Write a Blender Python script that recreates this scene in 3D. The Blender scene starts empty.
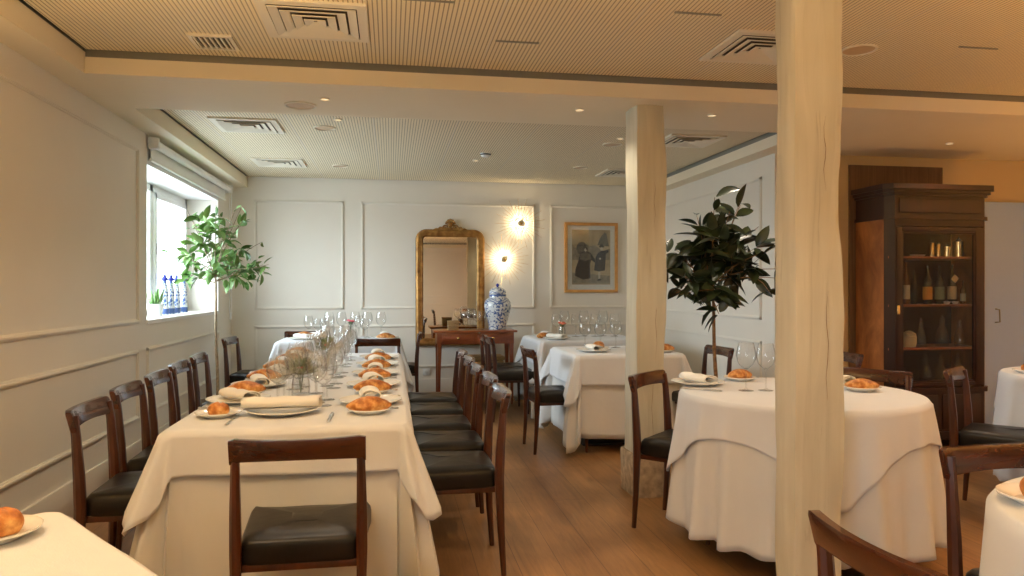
import bpy, bmesh, math, random
from mathutils import Vector, Matrix, noise
R = random.Random(7)
PI = math.pi
sc = bpy.context.scene
COL = sc.collection
EYE = 1.26
YAW = math.radians(9.48)
F = 725.0

# ---------------------------------------------------------------- materials
def newmat(name):
    m = bpy.data.materials.new(name); m.use_nodes = True
    nt = m.node_tree
    return m, nt, nt.nodes['Principled BSDF']
def N(nt, t, **kw):
    n = nt.nodes.new(t)
    for k, v in kw.items():
        if k in n.inputs: n.inputs[k].default_value = v
        else: setattr(n, k, v)
    return n
def coords(nt, scale=(1, 1, 1), rot=(0, 0, 0)):
    tc = N(nt, 'ShaderNodeTexCoord'); mp = N(nt, 'ShaderNodeMapping')
    mp.inputs['Scale'].default_value = scale; mp.inputs['Rotation'].default_value = rot
    nt.links.new(tc.outputs['Object'], mp.inputs['Vector'])
    return mp.outputs['Vector']
def ramp(nt, fac, stops):
    r = N(nt, 'ShaderNodeValToRGB')
    while len(r.color_ramp.elements) < len(stops): r.color_ramp.elements.new(0.5)
    for e, (p, c) in zip(r.color_ramp.elements, stops):
        e.position = p; e.color = (*c, 1)
    nt.links.new(fac, r.inputs['Fac'])
    return r.outputs['Color']
def bump(nt, bs, h, strength=0.3, dist=0.01):
    b = N(nt, 'ShaderNodeBump'); b.inputs['Strength'].default_value = strength; b.inputs['Distance'].default_value = dist
    nt.links.new(h, b.inputs['Height']); nt.links.new(b.outputs['Normal'], bs.inputs['Normal'])
def plain(name, col, rough=0.5, metal=0, spec=0.5, nscale=40, nbump=0.0, var=0.04):
    m, nt, bs = newmat(name)
    v = coords(nt)
    n = N(nt, 'ShaderNodeTexNoise', Scale=nscale); n.inputs['Detail'].default_value = 3
    nt.links.new(v, n.inputs['Vector'])
    a = tuple(max(0, c * (1 - var)) for c in col); b = tuple(min(1, c * (1 + var)) for c in col)
    nt.links.new(ramp(nt, n.outputs['Fac'], [(0.3, a), (0.7, b)]), bs.inputs['Base Color'])
    bs.inputs['Roughness'].default_value = rough; bs.inputs['Metallic'].default_value = metal
    bs.inputs['Specular IOR Level'].default_value = spec
    if nbump: bump(nt, bs, n.outputs['Fac'], nbump, 0.004)
    return m
def wood(name, dark, light, scale=(3, 3, 30), rough=0.35, coat=0.0, bmp=0.05):
    m, nt, bs = newmat(name)
    v = coords(nt, scale)
    n = N(nt, 'ShaderNodeTexNoise', Scale=1.6); n.inputs['Detail'].default_value = 6; n.inputs['Roughness'].default_value = 0.65
    n.inputs['Distortion'].default_value = 0.6
    nt.links.new(v, n.inputs['Vector'])
    nt.links.new(ramp(nt, n.outputs['Fac'], [(0.28, dark), (0.72, light)]), bs.inputs['Base Color'])
    bs.inputs['Roughness'].default_value = rough
    bs.inputs['Coat Weight'].default_value = coat
    bump(nt, bs, n.outputs['Fac'], bmp, 0.003)
    return m
def emis(name, col, s):
    m, nt, bs = newmat(name)
    bs.inputs['Base Color'].default_value = (*col, 1)
    bs.inputs['Emission Color'].default_value = (*col, 1); bs.inputs['Emission Strength'].default_value = s
    return m
def thin_glass(name, tint=(0.97, 0.98, 0.98), ior=1.5, edge=1.0, rough=0.0, dark=0, base=0.045):
    m = bpy.data.materials.new(name); m.use_nodes = True
    nt = m.node_tree; nt.nodes.clear()
    out = N(nt, 'ShaderNodeOutputMaterial'); mix = N(nt, 'ShaderNodeMixShader')
    tr = N(nt, 'ShaderNodeBsdfTransparent'); tr.inputs['Color'].default_value = (*tint, 1)
    if dark:
        lw = N(nt, 'ShaderNodeLayerWeight'); lw.inputs['Blend'].default_value = 0.5
        nt.links.new(ramp(nt, lw.outputs['Facing'], [(0.45, tint), (0.80, tuple(c * 0.80 for c in tint)), (0.97, tuple(c * dark for c in tint))]), tr.inputs['Color'])
    gl = N(nt, 'ShaderNodeBsdfGlossy'); gl.inputs['Roughness'].default_value = rough
    fr = N(nt, 'ShaderNodeLayerWeight'); fr.inputs['Blend'].default_value = 0.5
    pw = N(nt, 'ShaderNodeMath', operation='POWER'); pw.inputs[1].default_value = 4.0
    mu = N(nt, 'ShaderNodeMath', operation='MULTIPLY_ADD')
    mu.inputs[1].default_value = edge; mu.inputs[2].default_value = base; mu.use_clamp = True
    nt.links.new(fr.outputs['Facing'], pw.inputs[0]); nt.links.new(pw.outputs[0], mu.inputs[0]); nt.links.new(mu.outputs[0], mix.inputs['Fac'])
    nt.links.new(tr.outputs[0], mix.inputs[1]); nt.links.new(gl.outputs[0], mix.inputs[2])
    nt.links.new(mix.outputs[0], out.inputs['Surface'])
    return m

MT = {}
MT['wall'] = plain('wall_paint', (0.83, 0.79, 0.70), 0.6, nscale=3, var=0.012)
MT['ceil'] = plain('ceiling_paint', (0.87, 0.79, 0.61), 0.65, nscale=3, var=0.012)
MT['ochre'] = plain('alcove_wall_ochre', (0.66, 0.50, 0.26), 0.6, nscale=3, var=0.012)  # alcove wall, deeper ochre than the other walls
MT['greytrim'] = plain('shadow_gap_metal', (0.25, 0.245, 0.21), 0.5)
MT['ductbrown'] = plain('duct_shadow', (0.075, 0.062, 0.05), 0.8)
MT['gapdark'] = plain('shadow_gap_black', (0.03, 0.03, 0.03), 0.8)
MT['door'] = plain('door_paint', (0.42, 0.56, 0.86), 0.45, var=0.01)
MT['white'] = plain('white_gloss', (0.85, 0.85, 0.83), 0.35, var=0.01)
MT['ventwhite'] = plain('vent_enamel', (0.82, 0.77, 0.64), 0.45, var=0.01)
MT['black'] = plain('black_iron', (0.012, 0.012, 0.014), 0.35)
MT['porcelain'] = plain('porcelain', (0.86, 0.84, 0.78), 0.12, var=0.01)
MT['steel'] = plain('steel', (0.75, 0.75, 0.75), 0.18, 1.0)
MT['brass'] = plain('brass', (0.75, 0.5, 0.18), 0.25, 1.0)
MT['rosewood'] = wood('rosewood', (0.021, 0.0050, 0.002), (0.095, 0.025, 0.0085), (9, 9, 1.6), 0.28, 0.35)
MT['railwood'] = wood('rosewood_rail', (0.021, 0.0050, 0.002), (0.095, 0.025, 0.0085), (1.6, 9, 9), 0.25, 0.4)
MT['mahog'] = wood('mahogany', (0.17, 0.035, 0.010), (0.36, 0.10, 0.030), (2, 9, 9), 0.3, 0.3)
MT['mahogleg'] = wood('mahogany_leg', (0.15, 0.030, 0.009), (0.30, 0.08, 0.024), (9, 9, 2), 0.3, 0.3)
MT['cabinet'] = wood('cabinet_wood', (0.009, 0.0025, 0.0012), (0.034, 0.0085, 0.003), (6, 6, 1.3), 0.4, 0.08)
MT['cabside'] = wood('cabinet_wood_sidelit', (0.13, 0.036, 0.008), (0.52, 0.19, 0.045), (3, 3, 1.5), 0.4, 0.1)  # cabinet wood, orange light on its sides put into the colour
MT['wallwood'] = wood('panel_oak', (0.10, 0.05, 0.02), (0.22, 0.12, 0.055), (40, 40, 1), 0.6)
MT['trunk'] = plain('bark', (0.26, 0.15, 0.07), 0.7, nscale=60, nbump=0.4, var=0.35)
MT['palebark'] = plain('pale_bark', (0.33, 0.26, 0.17), 0.7, nscale=60, nbump=0.4, var=0.3)
MT['soil'] = plain('soil', (0.04, 0.025, 0.015), 0.95, nscale=80, nbump=0.6, var=0.4)
MT['clay'] = plain('clay_pot', (0.30, 0.24, 0.18), 0.8)
MT['glass'] = thin_glass('wine_glass', edge=1.1, dark=0.35, base=0.09, rough=0.03, tint=(0.975, 0.98, 0.98))
MT['glassfoot'] = thin_glass('glass_foot', edge=0.8, dark=0.82, base=0.07, rough=0.03, tint=(0.975, 0.98, 0.98))
MT['pane'] = thin_glass('window_pane', edge=0.25)
MT['cabpane'] = thin_glass('cabinet_pane', tint=(0.85, 0.85, 0.83), edge=0.15, base=0.025)
MT['mirror'] = plain('mirror_silver', (0.66, 0.61, 0.50), 0.02, 1.0, var=0.0)
MT['bulb'] = emis('bulb_glow', (1.0, 0.82, 0.55), 14)
MT['lens'] = plain('downlight_lens', (0.62, 0.46, 0.28), 0.4)
MT['lit'] = emis('lit_lens', (1.0, 0.8, 0.5), 0.8)
MT['red'] = plain('petal_pink', (0.85, 0.16, 0.22), 0.6, var=0.2)
MT['coral'] = plain('petal_coral', (0.85, 0.22, 0.12), 0.6, var=0.25)
MT['succ'] = plain('succulent_leaf', (0.16, 0.20, 0.11), 0.6, var=0.4, nscale=25)
MT['succred'] = plain('russet_leaf', (0.33, 0.07, 0.07), 0.6, var=0.4, nscale=25)
MT['cobalt'] = plain('cobalt_glaze', (0.02, 0.03, 0.32), 0.15)
MT['whitecup'] = plain('white_ceramic', (0.82, 0.83, 0.84), 0.2)
MT['bottle'] = plain('dark_bottle', (0.035, 0.04, 0.028), 0.08)
MT['ember'] = plain('amber_bottle', (0.14, 0.05, 0.012), 0.08)
MT['labelc'] = plain('cream_label', (0.62, 0.55, 0.38), 0.6)
MT['labelo'] = plain('orange_label', (0.75, 0.36, 0.05), 0.6)
MT['labelg'] = plain('green_label', (0.20, 0.24, 0.14), 0.6)
MT['brassjar'] = plain('gilt_tin', (0.80, 0.62, 0.35), 0.18, 1.0)
MT['stone'] = plain('stone_block', (0.42, 0.31, 0.19), 0.9, nscale=25, nbump=1.0, var=0.3)
MT['rubber'] = plain('rubber', (0.02, 0.02, 0.02), 0.7)

# linen
def linen(name, col):
    m, nt, bs = newmat(name)
    v = coords(nt)
    n = N(nt, 'ShaderNodeTexNoise', Scale=7.0); n.inputs['Detail'].default_value = 4
    nt.links.new(v, n.inputs['Vector'])
    w = N(nt, 'ShaderNodeTexNoise', Scale=320.0); nt.links.new(v, w.inputs['Vector'])
    nt.links.new(ramp(nt, n.outputs['Fac'], [(0.3, tuple(c * 0.975 for c in col)), (0.7, col)]), bs.inputs['Base Color'])
    bs.inputs['Roughness'].default_value = 0.85; bs.inputs['Specular IOR Level'].default_value = 0.2
    bs.inputs['Sheen Weight'].default_value = 0.15
    ad = N(nt, 'ShaderNodeMath', operation='MULTIPLY_ADD'); ad.inputs[1].default_value = 0.12
    nt.links.new(w.outputs['Fac'], ad.inputs[0]); nt.links.new(n.outputs['Fac'], ad.inputs[2])
    bump(nt, bs, ad.outputs[0], 0.35, 0.012)
    return m
MT['linen'] = linen('white_linen', (0.71, 0.73, 0.755))
MT['under'] = linen('ivory_linen', (0.67, 0.675, 0.66))
MT['napkin'] = linen('napkin_cotton', (0.90, 0.87, 0.79))

# leather
m, nt, bs = newmat('black_leather'); v = coords(nt)
n = N(nt, 'ShaderNodeTexNoise', Scale=14.0); n.inputs['Detail'].default_value = 5; nt.links.new(v, n.inputs['Vector'])
nt.links.new(ramp(nt, n.outputs['Fac'], [(0.3, (0.007, 0.006, 0.005)), (0.8, (0.018, 0.015, 0.012))]), bs.inputs['Base Color'])
bs.inputs['Roughness'].default_value = 0.34; bs.inputs['Specular IOR Level'].default_value = 0.28
bump(nt, bs, n.outputs['Fac'], 0.25, 0.006); MT['leather'] = m

# bread
m, nt, bs = newmat('bread_crust'); v = coords(nt)
n = N(nt, 'ShaderNodeTexNoise', Scale=32.0); n.inputs['Detail'].default_value = 6; nt.links.new(v, n.inputs['Vector'])
nt.links.new(ramp(nt, n.outputs['Fac'], [(0.30, (0.22, 0.055, 0.008)), (0.5, (0.52, 0.19, 0.035)), (0.68, (0.80, 0.47, 0.17))]), bs.inputs['Base Color'])
bs.inputs['Roughness'].default_value = 0.5; bump(nt, bs, n.outputs['Fac'], 0.6, 0.008); MT['crust'] = m

# leaf materials
def leafmat(name, a, b, rough):
    m, nt, bs = newmat(name); v = coords(nt)
    n = N(nt, 'ShaderNodeTexNoise', Scale=6.0); nt.links.new(v, n.inputs['Vector'])
    nt.links.new(ramp(nt, n.outputs['Fac'], [(0.35, a), (0.65, b)]), bs.inputs['Base Color'])
    bs.inputs['Roughness'].default_value = rough
    return m
MT['leafgreen'] = leafmat('fresh_leaf', (0.07, 0.19, 0.035), (0.24, 0.40, 0.12), 0.45)
MT['leafdark'] = leafmat('dark_leaf', (0.008, 0.018, 0.008), (0.035, 0.05, 0.015), 0.35)

# floor: oak boards running away from the camera
m, nt, bs = newmat('oak_boards'); tc = N(nt, 'ShaderNodeTexCoord')
mp = N(nt, 'ShaderNodeMapping'); mp.inputs['Rotation'].default_value = (0, 0, math.radians(90))
nt.links.new(tc.outputs['Object'], mp.inputs['Vector'])
br = N(nt, 'ShaderNodeTexBrick'); br.offset = 0.37; br.inputs['Scale'].default_value = 1.0
br.inputs['Brick Width'].default_value = 2.1; br.inputs['Row Height'].default_value = 0.19
br.inputs['Mortar Size'].default_value = 0.0018; br.inputs['Mortar Smooth'].default_value = 0.3
br.inputs['Color1'].default_value = (0.36, 0.195, 0.082, 1); br.inputs['Color2'].default_value = (0.29, 0.150, 0.060, 1)
br.inputs['Mortar'].default_value = (0.13, 0.068, 0.030, 1)
nt.links.new(mp.outputs['Vector'], br.inputs['Vector'])
mg = N(nt, 'ShaderNodeMapping'); mg.inputs['Scale'].default_value = (14, 1.1, 1)
nt.links.new(tc.outputs['Object'], mg.inputs['Vector'])
gn = N(nt, 'ShaderNodeTexNoise', Scale=2.2); gn.inputs['Detail'].default_value = 8; gn.inputs['Roughness'].default_value = 0.7
gn.inputs['Distortion'].default_value = 0.8
nt.links.new(mg.outputs['Vector'], gn.inputs['Vector'])
g2 = N(nt, 'ShaderNodeTexNoise', Scale=1.4); g2.inputs['Detail'].default_value = 3
nt.links.new(tc.outputs['Object'], g2.inputs['Vector'])
mx = N(nt, 'ShaderNodeMix', data_type='RGBA', blend_type='MULTIPLY'); mx.inputs['Factor'].default_value = 1
nt.links.new(br.outputs['Color'], mx.inputs[6]); nt.links.new(ramp(nt, gn.outputs['Fac'], [(0.25, (0.62, 0.60, 0.56)), (0.75, (1.25, 1.22, 1.15))]), mx.inputs[7])
mx2 = N(nt, 'ShaderNodeMix', data_type='RGBA', blend_type='MULTIPLY'); mx2.inputs['Factor'].default_value = 1
nt.links.new(mx.outputs[2], mx2.inputs[6]); nt.links.new(ramp(nt, g2.outputs['Fac'], [(0.3, (0.60, 0.59, 0.56)), (0.7, (1.18, 1.16, 1.1))]), mx2.inputs[7])
nt.links.new(mx2.outputs[2], bs.inputs['Base Color']); bs.inputs['Roughness'].default_value = 0.42
bump(nt, bs, gn.outputs['Fac'], 0.12, 0.004); MT['floor'] = m

# slatted ceiling: grooves running in depth
m, nt, bs = newmat('slatted_ceiling'); tc = N(nt, 'ShaderNodeTexCoord'); sp = N(nt, 'ShaderNodeSeparateXYZ')
nt.links.new(tc.outputs['Object'], sp.inputs[0])
def mth(op, a, b=None):
    q = N(nt, 'ShaderNodeMath', operation=op)
    for i, z in enumerate((a, b)):
        if z is None: continue
        if isinstance(z, (int, float)): q.inputs[i].default_value = z
        else: nt.links.new(z, q.inputs[i])
    return q.outputs[0]
fr = mth('FRACT', mth('DIVIDE', sp.outputs['X'], 0.0205))
gro = mth('LESS_THAN', fr, 0.27)
jx = mth('LESS_THAN', mth('FRACT', mth('DIVIDE', mth('ADD', sp.outputs['X'], 0.13), 0.615)), 0.012)
jy = mth('LESS_THAN', mth('FRACT', mth('DIVIDE', mth('ADD', sp.outputs['Y'], 0.5), 1.8)), 0.002)
mxx = N(nt, 'ShaderNodeMix', data_type='RGBA'); nt.links.new(gro, mxx.inputs[0])
mxx.inputs[6].default_value = (0.86, 0.77, 0.56, 1); mxx.inputs[7].default_value = (0.38, 0.32, 0.22, 1)
mxj = N(nt, 'ShaderNodeMix', data_type='RGBA'); nt.links.new(mth('MAXIMUM', jx, jy), mxj.inputs[0])
nt.links.new(mxx.outputs[2], mxj.inputs[6]); mxj.inputs[7].default_value = (0.78, 0.72, 0.6, 1)
nt.links.new(mxj.outputs[2], bs.inputs['Base Color']); bs.inputs['Roughness'].default_value = 0.6
MT['slats'] = m

# whitewashed timber with grain and cracks
m, nt, bs = newmat('limewashed_timber')
v = coords(nt, (22, 22, 1.6)); n = N(nt, 'ShaderNodeTexNoise', Scale=1.0); n.inputs['Detail'].default_value = 7; n.inputs['Distortion'].default_value = 1.2
nt.links.new(v, n.inputs['Vector'])
v2 = coords(nt, (1, 1, 0.35)); n2 = N(nt, 'ShaderNodeTexNoise', Scale=5.0); nt.links.new(v2, n2.inputs['Vector'])
c1 = ramp(nt, n.outputs['Fac'], [(0.22, (0.30, 0.26, 0.18)), (0.33, (0.57, 0.54, 0.42)), (0.8, (0.65, 0.62, 0.50))])
c2 = ramp(nt, n2.outputs['Fac'], [(0.35, (0.88, 0.86, 0.82)), (0.65, (1.04, 1.03, 1.0))])
q = N(nt, 'ShaderNodeMix', data_type='RGBA', blend_type='MULTIPLY'); q.inputs[0].default_value = 1
nt.links.new(c1, q.inputs[6]); nt.links.new(c2, q.inputs[7]); nt.links.new(q.outputs[2], bs.inputs['Base Color'])
bs.inputs['Roughness'].default_value = 0.75; bump(nt, bs, n.outputs['Fac'], 0.5, 0.006); MT['timber'] = m

# gilt frame
m, nt, bs = newmat('aged_gilt'); v = coords(nt); n = N(nt, 'ShaderNodeTexNoise', Scale=16.0); n.inputs['Detail'].default_value = 6; nt.links.new(v, n.inputs['Vector'])
nt.links.new(ramp(nt, n.outputs['Fac'], [(0.3, (0.20, 0.085, 0.02)), (0.7, (0.52, 0.28, 0.08))]), bs.inputs['Base Color'])
bs.inputs['Metallic'].default_value = 0.55; bs.inputs['Roughness'].default_value = 0.42; bump(nt, bs, n.outputs['Fac'], 0.4, 0.006); MT['gilt'] = m

# wicker
m, nt, bs = newmat('wicker'); v = coords(nt, (1, 1, 1)); w = N(nt, 'ShaderNodeTexWave', Scale=22.0); w.inputs['Distortion'].default_value = 3.0; w.bands_direction = 'Z'
nt.links.new(v, w.inputs['Vector'])
nt.links.new(ramp(nt, w.outputs['Fac'], [(0.2, (0.22, 0.13, 0.05)), (0.8, (0.52, 0.37, 0.18))]), bs.inputs['Base Color'])
bs.inputs['Roughness'].default_value = 0.75; bump(nt, bs, w.outputs['Fac'], 0.6, 0.01); MT['wicker'] = m

# blue and white glaze: bands by height, painted motifs by angle
def glaze(name, H, scale, thr, bands):
    m, nt, bs = newmat(name); tc = N(nt, 'ShaderNodeTexCoord'); sp = N(nt, 'ShaderNodeSeparateXYZ'); nt.links.new(tc.outputs['Object'], sp.inputs[0])
    def mt(op, a, b=None, c=None):
        q = N(nt, 'ShaderNodeMath', operation=op)
        for i, z in enumerate((a, b, c)):
            if z is None: continue
            if isinstance(z, (int, float)): q.inputs[i].default_value = z
            else: nt.links.new(z, q.inputs[i])
        return q.outputs[0]
    ns = N(nt, 'ShaderNodeTexNoise', Scale=scale); ns.inputs['Detail'].default_value = 4; nt.links.new(tc.outputs['Object'], ns.inputs['Vector'])
    ang = mt('ARCTAN2', sp.outputs['Y'], sp.outputs['X'])
    lob = mt('COSINE', mt('MULTIPLY', ang, 4))
    pat = mt('GREATER_THAN', mt('MULTIPLY_ADD', lob, 0.045, ns.outputs['Fac']), thr)
    z = mt('DIVIDE', sp.outputs['Z'], H)
    f = pat
    for c, wd in bands:
        zz = mt('ADD', z, mt('MULTIPLY', lob, 0.03 if wd < 0.012 else 0))
        f = mt('MAXIMUM', f, mt('COMPARE', zz, c, wd))
    mx = N(nt, 'ShaderNodeMix', data_type='RGBA'); nt.links.new(f, mx.inputs[0])
    mx.inputs[6].default_value = (0.70, 0.74, 0.76, 1); mx.inputs[7].default_value = (0.08, 0.14, 0.34, 1)
    nt.links.new(mx.outputs[2], bs.inputs['Base Color']); bs.inputs['Roughness'].default_value = 0.12
    return m
MT['delft'] = glaze('delft_glaze', 0.5, 44, 0.555, [(0.60, 0.009), (0.645, 0.007), (0.75, 0.02), (0.80, 0.008), (0.04, 0.008), (0.36, 0.007)])
MT['decant'] = glaze('painted_bottle_glaze', 0.36, 60, 0.54, [(0.08, 0.06), (0.80, 0.05)])

# ---------------------------------------------------------------- mesh builder
class B:
    def __init__(s): s.bm = bmesh.new(); s.mi = 0
    def _mark(s, n0):
        s.bm.faces.ensure_lookup_table()
        for f in s.bm.faces[n0:]: f.material_index = s.mi
    def box(s, c, size, bev=0.0, rz=0.0, seg=2, M=None):
        t = bmesh.new(); bmesh.ops.create_cube(t, size=1)
        for v in t.verts: v.co = Vector((v.co.x * size[0], v.co.y * size[1], v.co.z * size[2]))
        if bev > 0: bmesh.ops.bevel(t, geom=list(t.edges), offset=min(bev, min(size) * 0.45), segments=seg, profile=0.6, affect='EDGES')
        mat = M or (Matrix.Translation(Vector(c)) @ Matrix.Rotation(rz, 4, 'Z'))
        s.merge(t, mat); return s
    def merge(s, t, mat=Matrix.Identity(4)):
        n0 = len(s.bm.faces); t.transform(mat)
        me = bpy.data.meshes.new('tmp'); t.to_mesh(me); t.free(); s.bm.from_mesh(me); bpy.data.meshes.remove(me); s._mark(n0)
    def span(s, a, b, bev=0.0):
        return s.box([(x + y) / 2 for x, y in zip(a, b)], [abs(y - x) for x, y in zip(a, b)], bev)
    def tube(s, pts, rad, n=8, cap=True, ref=None, flat=1.0):
        n0 = len(s.bm.faces); pts = [Vector(p) for p in pts]
        if isinstance(rad, (int, float)): rad = [rad] * len(pts)
        rings = []; up = None
        for i, p in enumerate(pts):
            d = (pts[min(i + 1, len(pts) - 1)] - pts[max(i - 1, 0)]).normalized()
            if up is None:
                r0 = Vector(ref) if ref else (Vector((0, 0, 1)) if abs(d.z) < 0.9 else Vector((0, 1, 0)))
                up = (r0 - d * r0.dot(d)).normalized()
            else: up = (up - d * up.dot(d)).normalized()
            sd = d.cross(up)
            rings.append([s.bm.verts.new(p + (up * math.cos(a) * flat + sd * math.sin(a)) * rad[i]) for a in [2 * PI * k / n + PI / n for k in range(n)]])
        for A, C in zip(rings, rings[1:]):
            for k in range(n): s.bm.faces.new((A[k], A[(k + 1) % n], C[(k + 1) % n], C[k]))
        if cap: s.bm.faces.new(rings[0][::-1]); s.bm.faces.new(rings[-1])
        s._mark(n0); return s
    def lathe(s, prof, n=24, c=(0, 0, 0), wob=None):
        n0 = len(s.bm.faces); c = Vector(c); rings = []
        for r, z in prof:
            if r < 1e-6: rings.append([s.bm.verts.new(c + Vector((0, 0, z)))])
            else: rings.append([s.bm.verts.new(c + Vector((r * math.cos(2 * PI * k / n), r * math.sin(2 * PI * k / n), z))) for k in range(n)])
        for A, C in zip(rings, rings[1:]):
            for k in range(n):
                j = (k + 1) % n
                if len(A) == 1 and len(C) == 1: continue
                if len(A) == 1: s.bm.faces.new((A[0], C[j], C[k]))
                elif len(C) == 1: s.bm.faces.new((A[k], A[j], C[0]))
                else: s.bm.faces.new((A[k], A[j], C[j], C[k]))
        s._mark(n0); return s
    def grid(s, rows, closed=False):
        n0 = len(s.bm.faces); V = [[s.bm.verts.new(p) for p in r] for r in rows]
        for A, C in zip(V, V[1:]):
            m = len(A)
            for k in range(m if closed else m - 1):
                j = (k + 1) % m; s.bm.faces.new((A[k], A[j], C[j], C[k]))
        s._mark(n0); return V
    def prism(s, poly, z0, z1, M=None):
        n0 = len(s.bm.faces); M = M or Matrix.Identity(4)
        a = [s.bm.verts.new(M @ Vector((x, y, z0))) for x, y in poly]; b = [s.bm.verts.new(M @ Vector((x, y, z1))) for x, y in poly]
        s.bm.faces.new(a[::-1]); s.bm.faces.new(b)
        for k in range(len(poly)):
            j = (k + 1) % len(poly); s.bm.faces.new((a[k], a[j], b[j], b[k]))
        s._mark(n0); return s
    def ball(s, c, r, sc3=(1, 1, 1), n=12):
        t = bmesh.new(); bmesh.ops.create_uvsphere(t, u_segments=n, v_segments=max(6, n // 2 + 2), radius=r)
        s.merge(t, Matrix.Translation(Vector(c)) @ Matrix.Diagonal((*sc3, 1))); return s

def mesh_obj(name, b, mats, parent=None, smooth=True, solid=0.0, ang=35, sub=0):
    bmesh.ops.recalc_face_normals(b.bm, faces=list(b.bm.faces))
    me = bpy.data.meshes.new(name); b.bm.to_mesh(me); b.bm.free()
    for mm in (mats if isinstance(mats, (list, tuple)) else [mats]): me.materials.append(MT[mm])
    if smooth:
        for p in me.polygons: p.use_smooth = True
        me.set_sharp_from_angle(angle=math.radians(ang))
    o = bpy.data.objects.new(name, me); COL.objects.link(o)
    if parent: o.parent = parent
    if solid: md = o.modifiers.new('thickness', 'SOLIDIFY'); md.thickness = solid; md.offset = 0
    if sub: md = o.modifiers.new('soft', 'SUBSURF'); md.levels = sub; md.render_levels = sub
    return o
def tag(o, label, cat, group=None):
    assert 4 <= len(label.split()) <= 16, (len(label.split()), label)
    o['label'] = label; o['category'] = cat
    if group: o['group'] = group
    return o
def thing(name, label, cat, loc=(0, 0, 0), rz=0.0, group=None):
    o = bpy.data.objects.new(name, None); o.empty_display_size = 0.1; COL.objects.link(o)
    o.location = loc; o.rotation_euler = (0, 0, rz); return tag(o, label, cat, group)
def struct(name, b, mats, **k):
    o = mesh_obj(name, b, mats, **k); o['kind'] = 'structure'; return o
def kids(o): return [c for c in COL.objects if c.parent == o]
def dup(src, loc, rz, label, group=None, s=1.0):
    r = src.copy(); COL.objects.link(r); r.location = loc; r.rotation_euler = (0, 0, rz); r.scale = (s, s, s)
    tag(r, label, src['category'], group)
    for ch in KIDS[src.name]:
        c = ch.copy(); COL.objects.link(c); c.parent = r
        for g in KIDS.get(ch.name, []):
            d = g.copy(); COL.objects.link(d); d.parent = c
    return r
KIDS = {}
def reg(o):
    KIDS[o.name] = kids(o)
    for c in KIDS[o.name]: KIDS[c.name] = kids(c)
USED = set()
def place(src, loc, rz, label, group=None, s=1.0):
    if src.name not in USED:
        USED.add(src.name); src.location = loc; src.rotation_euler = (0, 0, rz); src.scale = (s, s, s); tag(src, label, src['category'], group); return src
    return dup(src, loc, rz, label, group, s)

# ---------------------------------------------------------------- room
XL, YB, XR, YA = -1.73, 8.35, 3.1, 5.5      # left wall, back wall, right wall of the far part, front of the alcove wall
XE, YF = 6.6, -3.4
ZS, ZF, ZC = 2.365, 2.45, 2.485
b = B(); b.span((-2.4, YF - 0.2, -0.1), (XE + 0.2, YB + 0.2, 0)); struct('floor', b, 'floor')
WY0, WY1, WZ0, WZ1 = 5.57, 7.75, 1.03, 2.33
b = B()
NY0, NY1, NZ0, NZ1 = -2.7, -0.9, 0.95, 2.20
b.span((XL - 0.30, YF, 0), (XL, NY0, 2.6)); b.span((XL - 0.30, NY1, 0), (XL, WY0, 2.6)); b.span((XL - 0.30, NY0, 0), (XL, NY1, NZ0)); b.span((XL - 0.30, NY0, NZ1), (XL, NY1, 2.6)); b.span((XL - 0.30, WY1, 0), (XL, YB + 0.2, 2.6))
b.span((XL - 0.30, WY0, 0), (XL, WY1, WZ0 - 0.03)); b.span((XL - 0.30, WY0, WZ1), (XL, WY1, 2.6))
struct('wall_left', b, 'wall', smooth=False)
b = B(); b.span((XL, YB, 0), (XR + 0.2, YB + 0.2, 2.6)); struct('wall_back', b, 'wall', smooth=False)
b = B(); b.span((XR, YA, 0), (XR + 0.2, YB, 2.6)); struct('wall_right', b, 'wall', smooth=False)
b = B(); b.span((XR + 0.2, YA, 0), (XE + 0.2, YA + 0.2, 2.6)); struct('wall_alcove', b, 'ochre', smooth=False)
b = B(); b.span((XE, YF, 0), (XE + 0.2, YA, 2.6)); struct('wall_east', b, 'wall', smooth=False)
b = B(); b.span((XL - 0.3, YF - 0.2, 0), (XE + 0.2, YF, 2.6)); struct('wall_front', b, 'wall', smooth=False)
# ceiling: lowered plaster border and beam, slatted panels in two recesses
CX0, CX1, CY0, BY0, BY1, CX2 = -1.555, XE - 0.2, YF + 0.2, 4.04, 4.78, 2.94
b = B()
b.span((XL, YF, ZS), (CX0, YB, ZC - 0.008)); b.span((CX0, BY0, ZS), (XE, BY1, ZF)); b.span((CX2, BY1, ZS), (XR, YB, ZF))
b.span((XR, BY1, ZS), (XE, YA, ZF)); b.span((CX1, YF, ZS), (XE, BY0, ZF)); b.span((CX0, YF, ZS), (CX1, CY0, ZF))
struct('ceiling', b, 'ceil', smooth=False)
b = B(); e = 0.012
b.span((XL, YF, ZC - 0.007), (CX0 - e, YB, 2.6)); b.span((CX0 - e, BY0 + e, ZF), (XE, BY1 - e, 2.6)); b.span((CX2 + e, BY1 - e, ZF), (XE, YB, 2.6))
b.span((CX1 + e, YF, ZF), (XE, BY0, 2.6)); b.span((CX0, YF, ZF), (CX1, CY0 - e, 2.6))
struct('trim_1', b, 'greytrim', smooth=False)
b = B(); b.span((CX0 + 0.012, CY0, ZC), (CX1, BY0 - 0.012, 2.53)); b.span((CX0 + 0.012, BY1, ZC), (CX2 - 0.012, YB - 0.02, 2.53))
struct('ceiling', b, 'slats', smooth=False)
b = B(); b.span((XL - 0.3, YF, 2.56), (XE, YB, 2.6)); struct('ceiling', b, 'gapdark', smooth=False)

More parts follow.
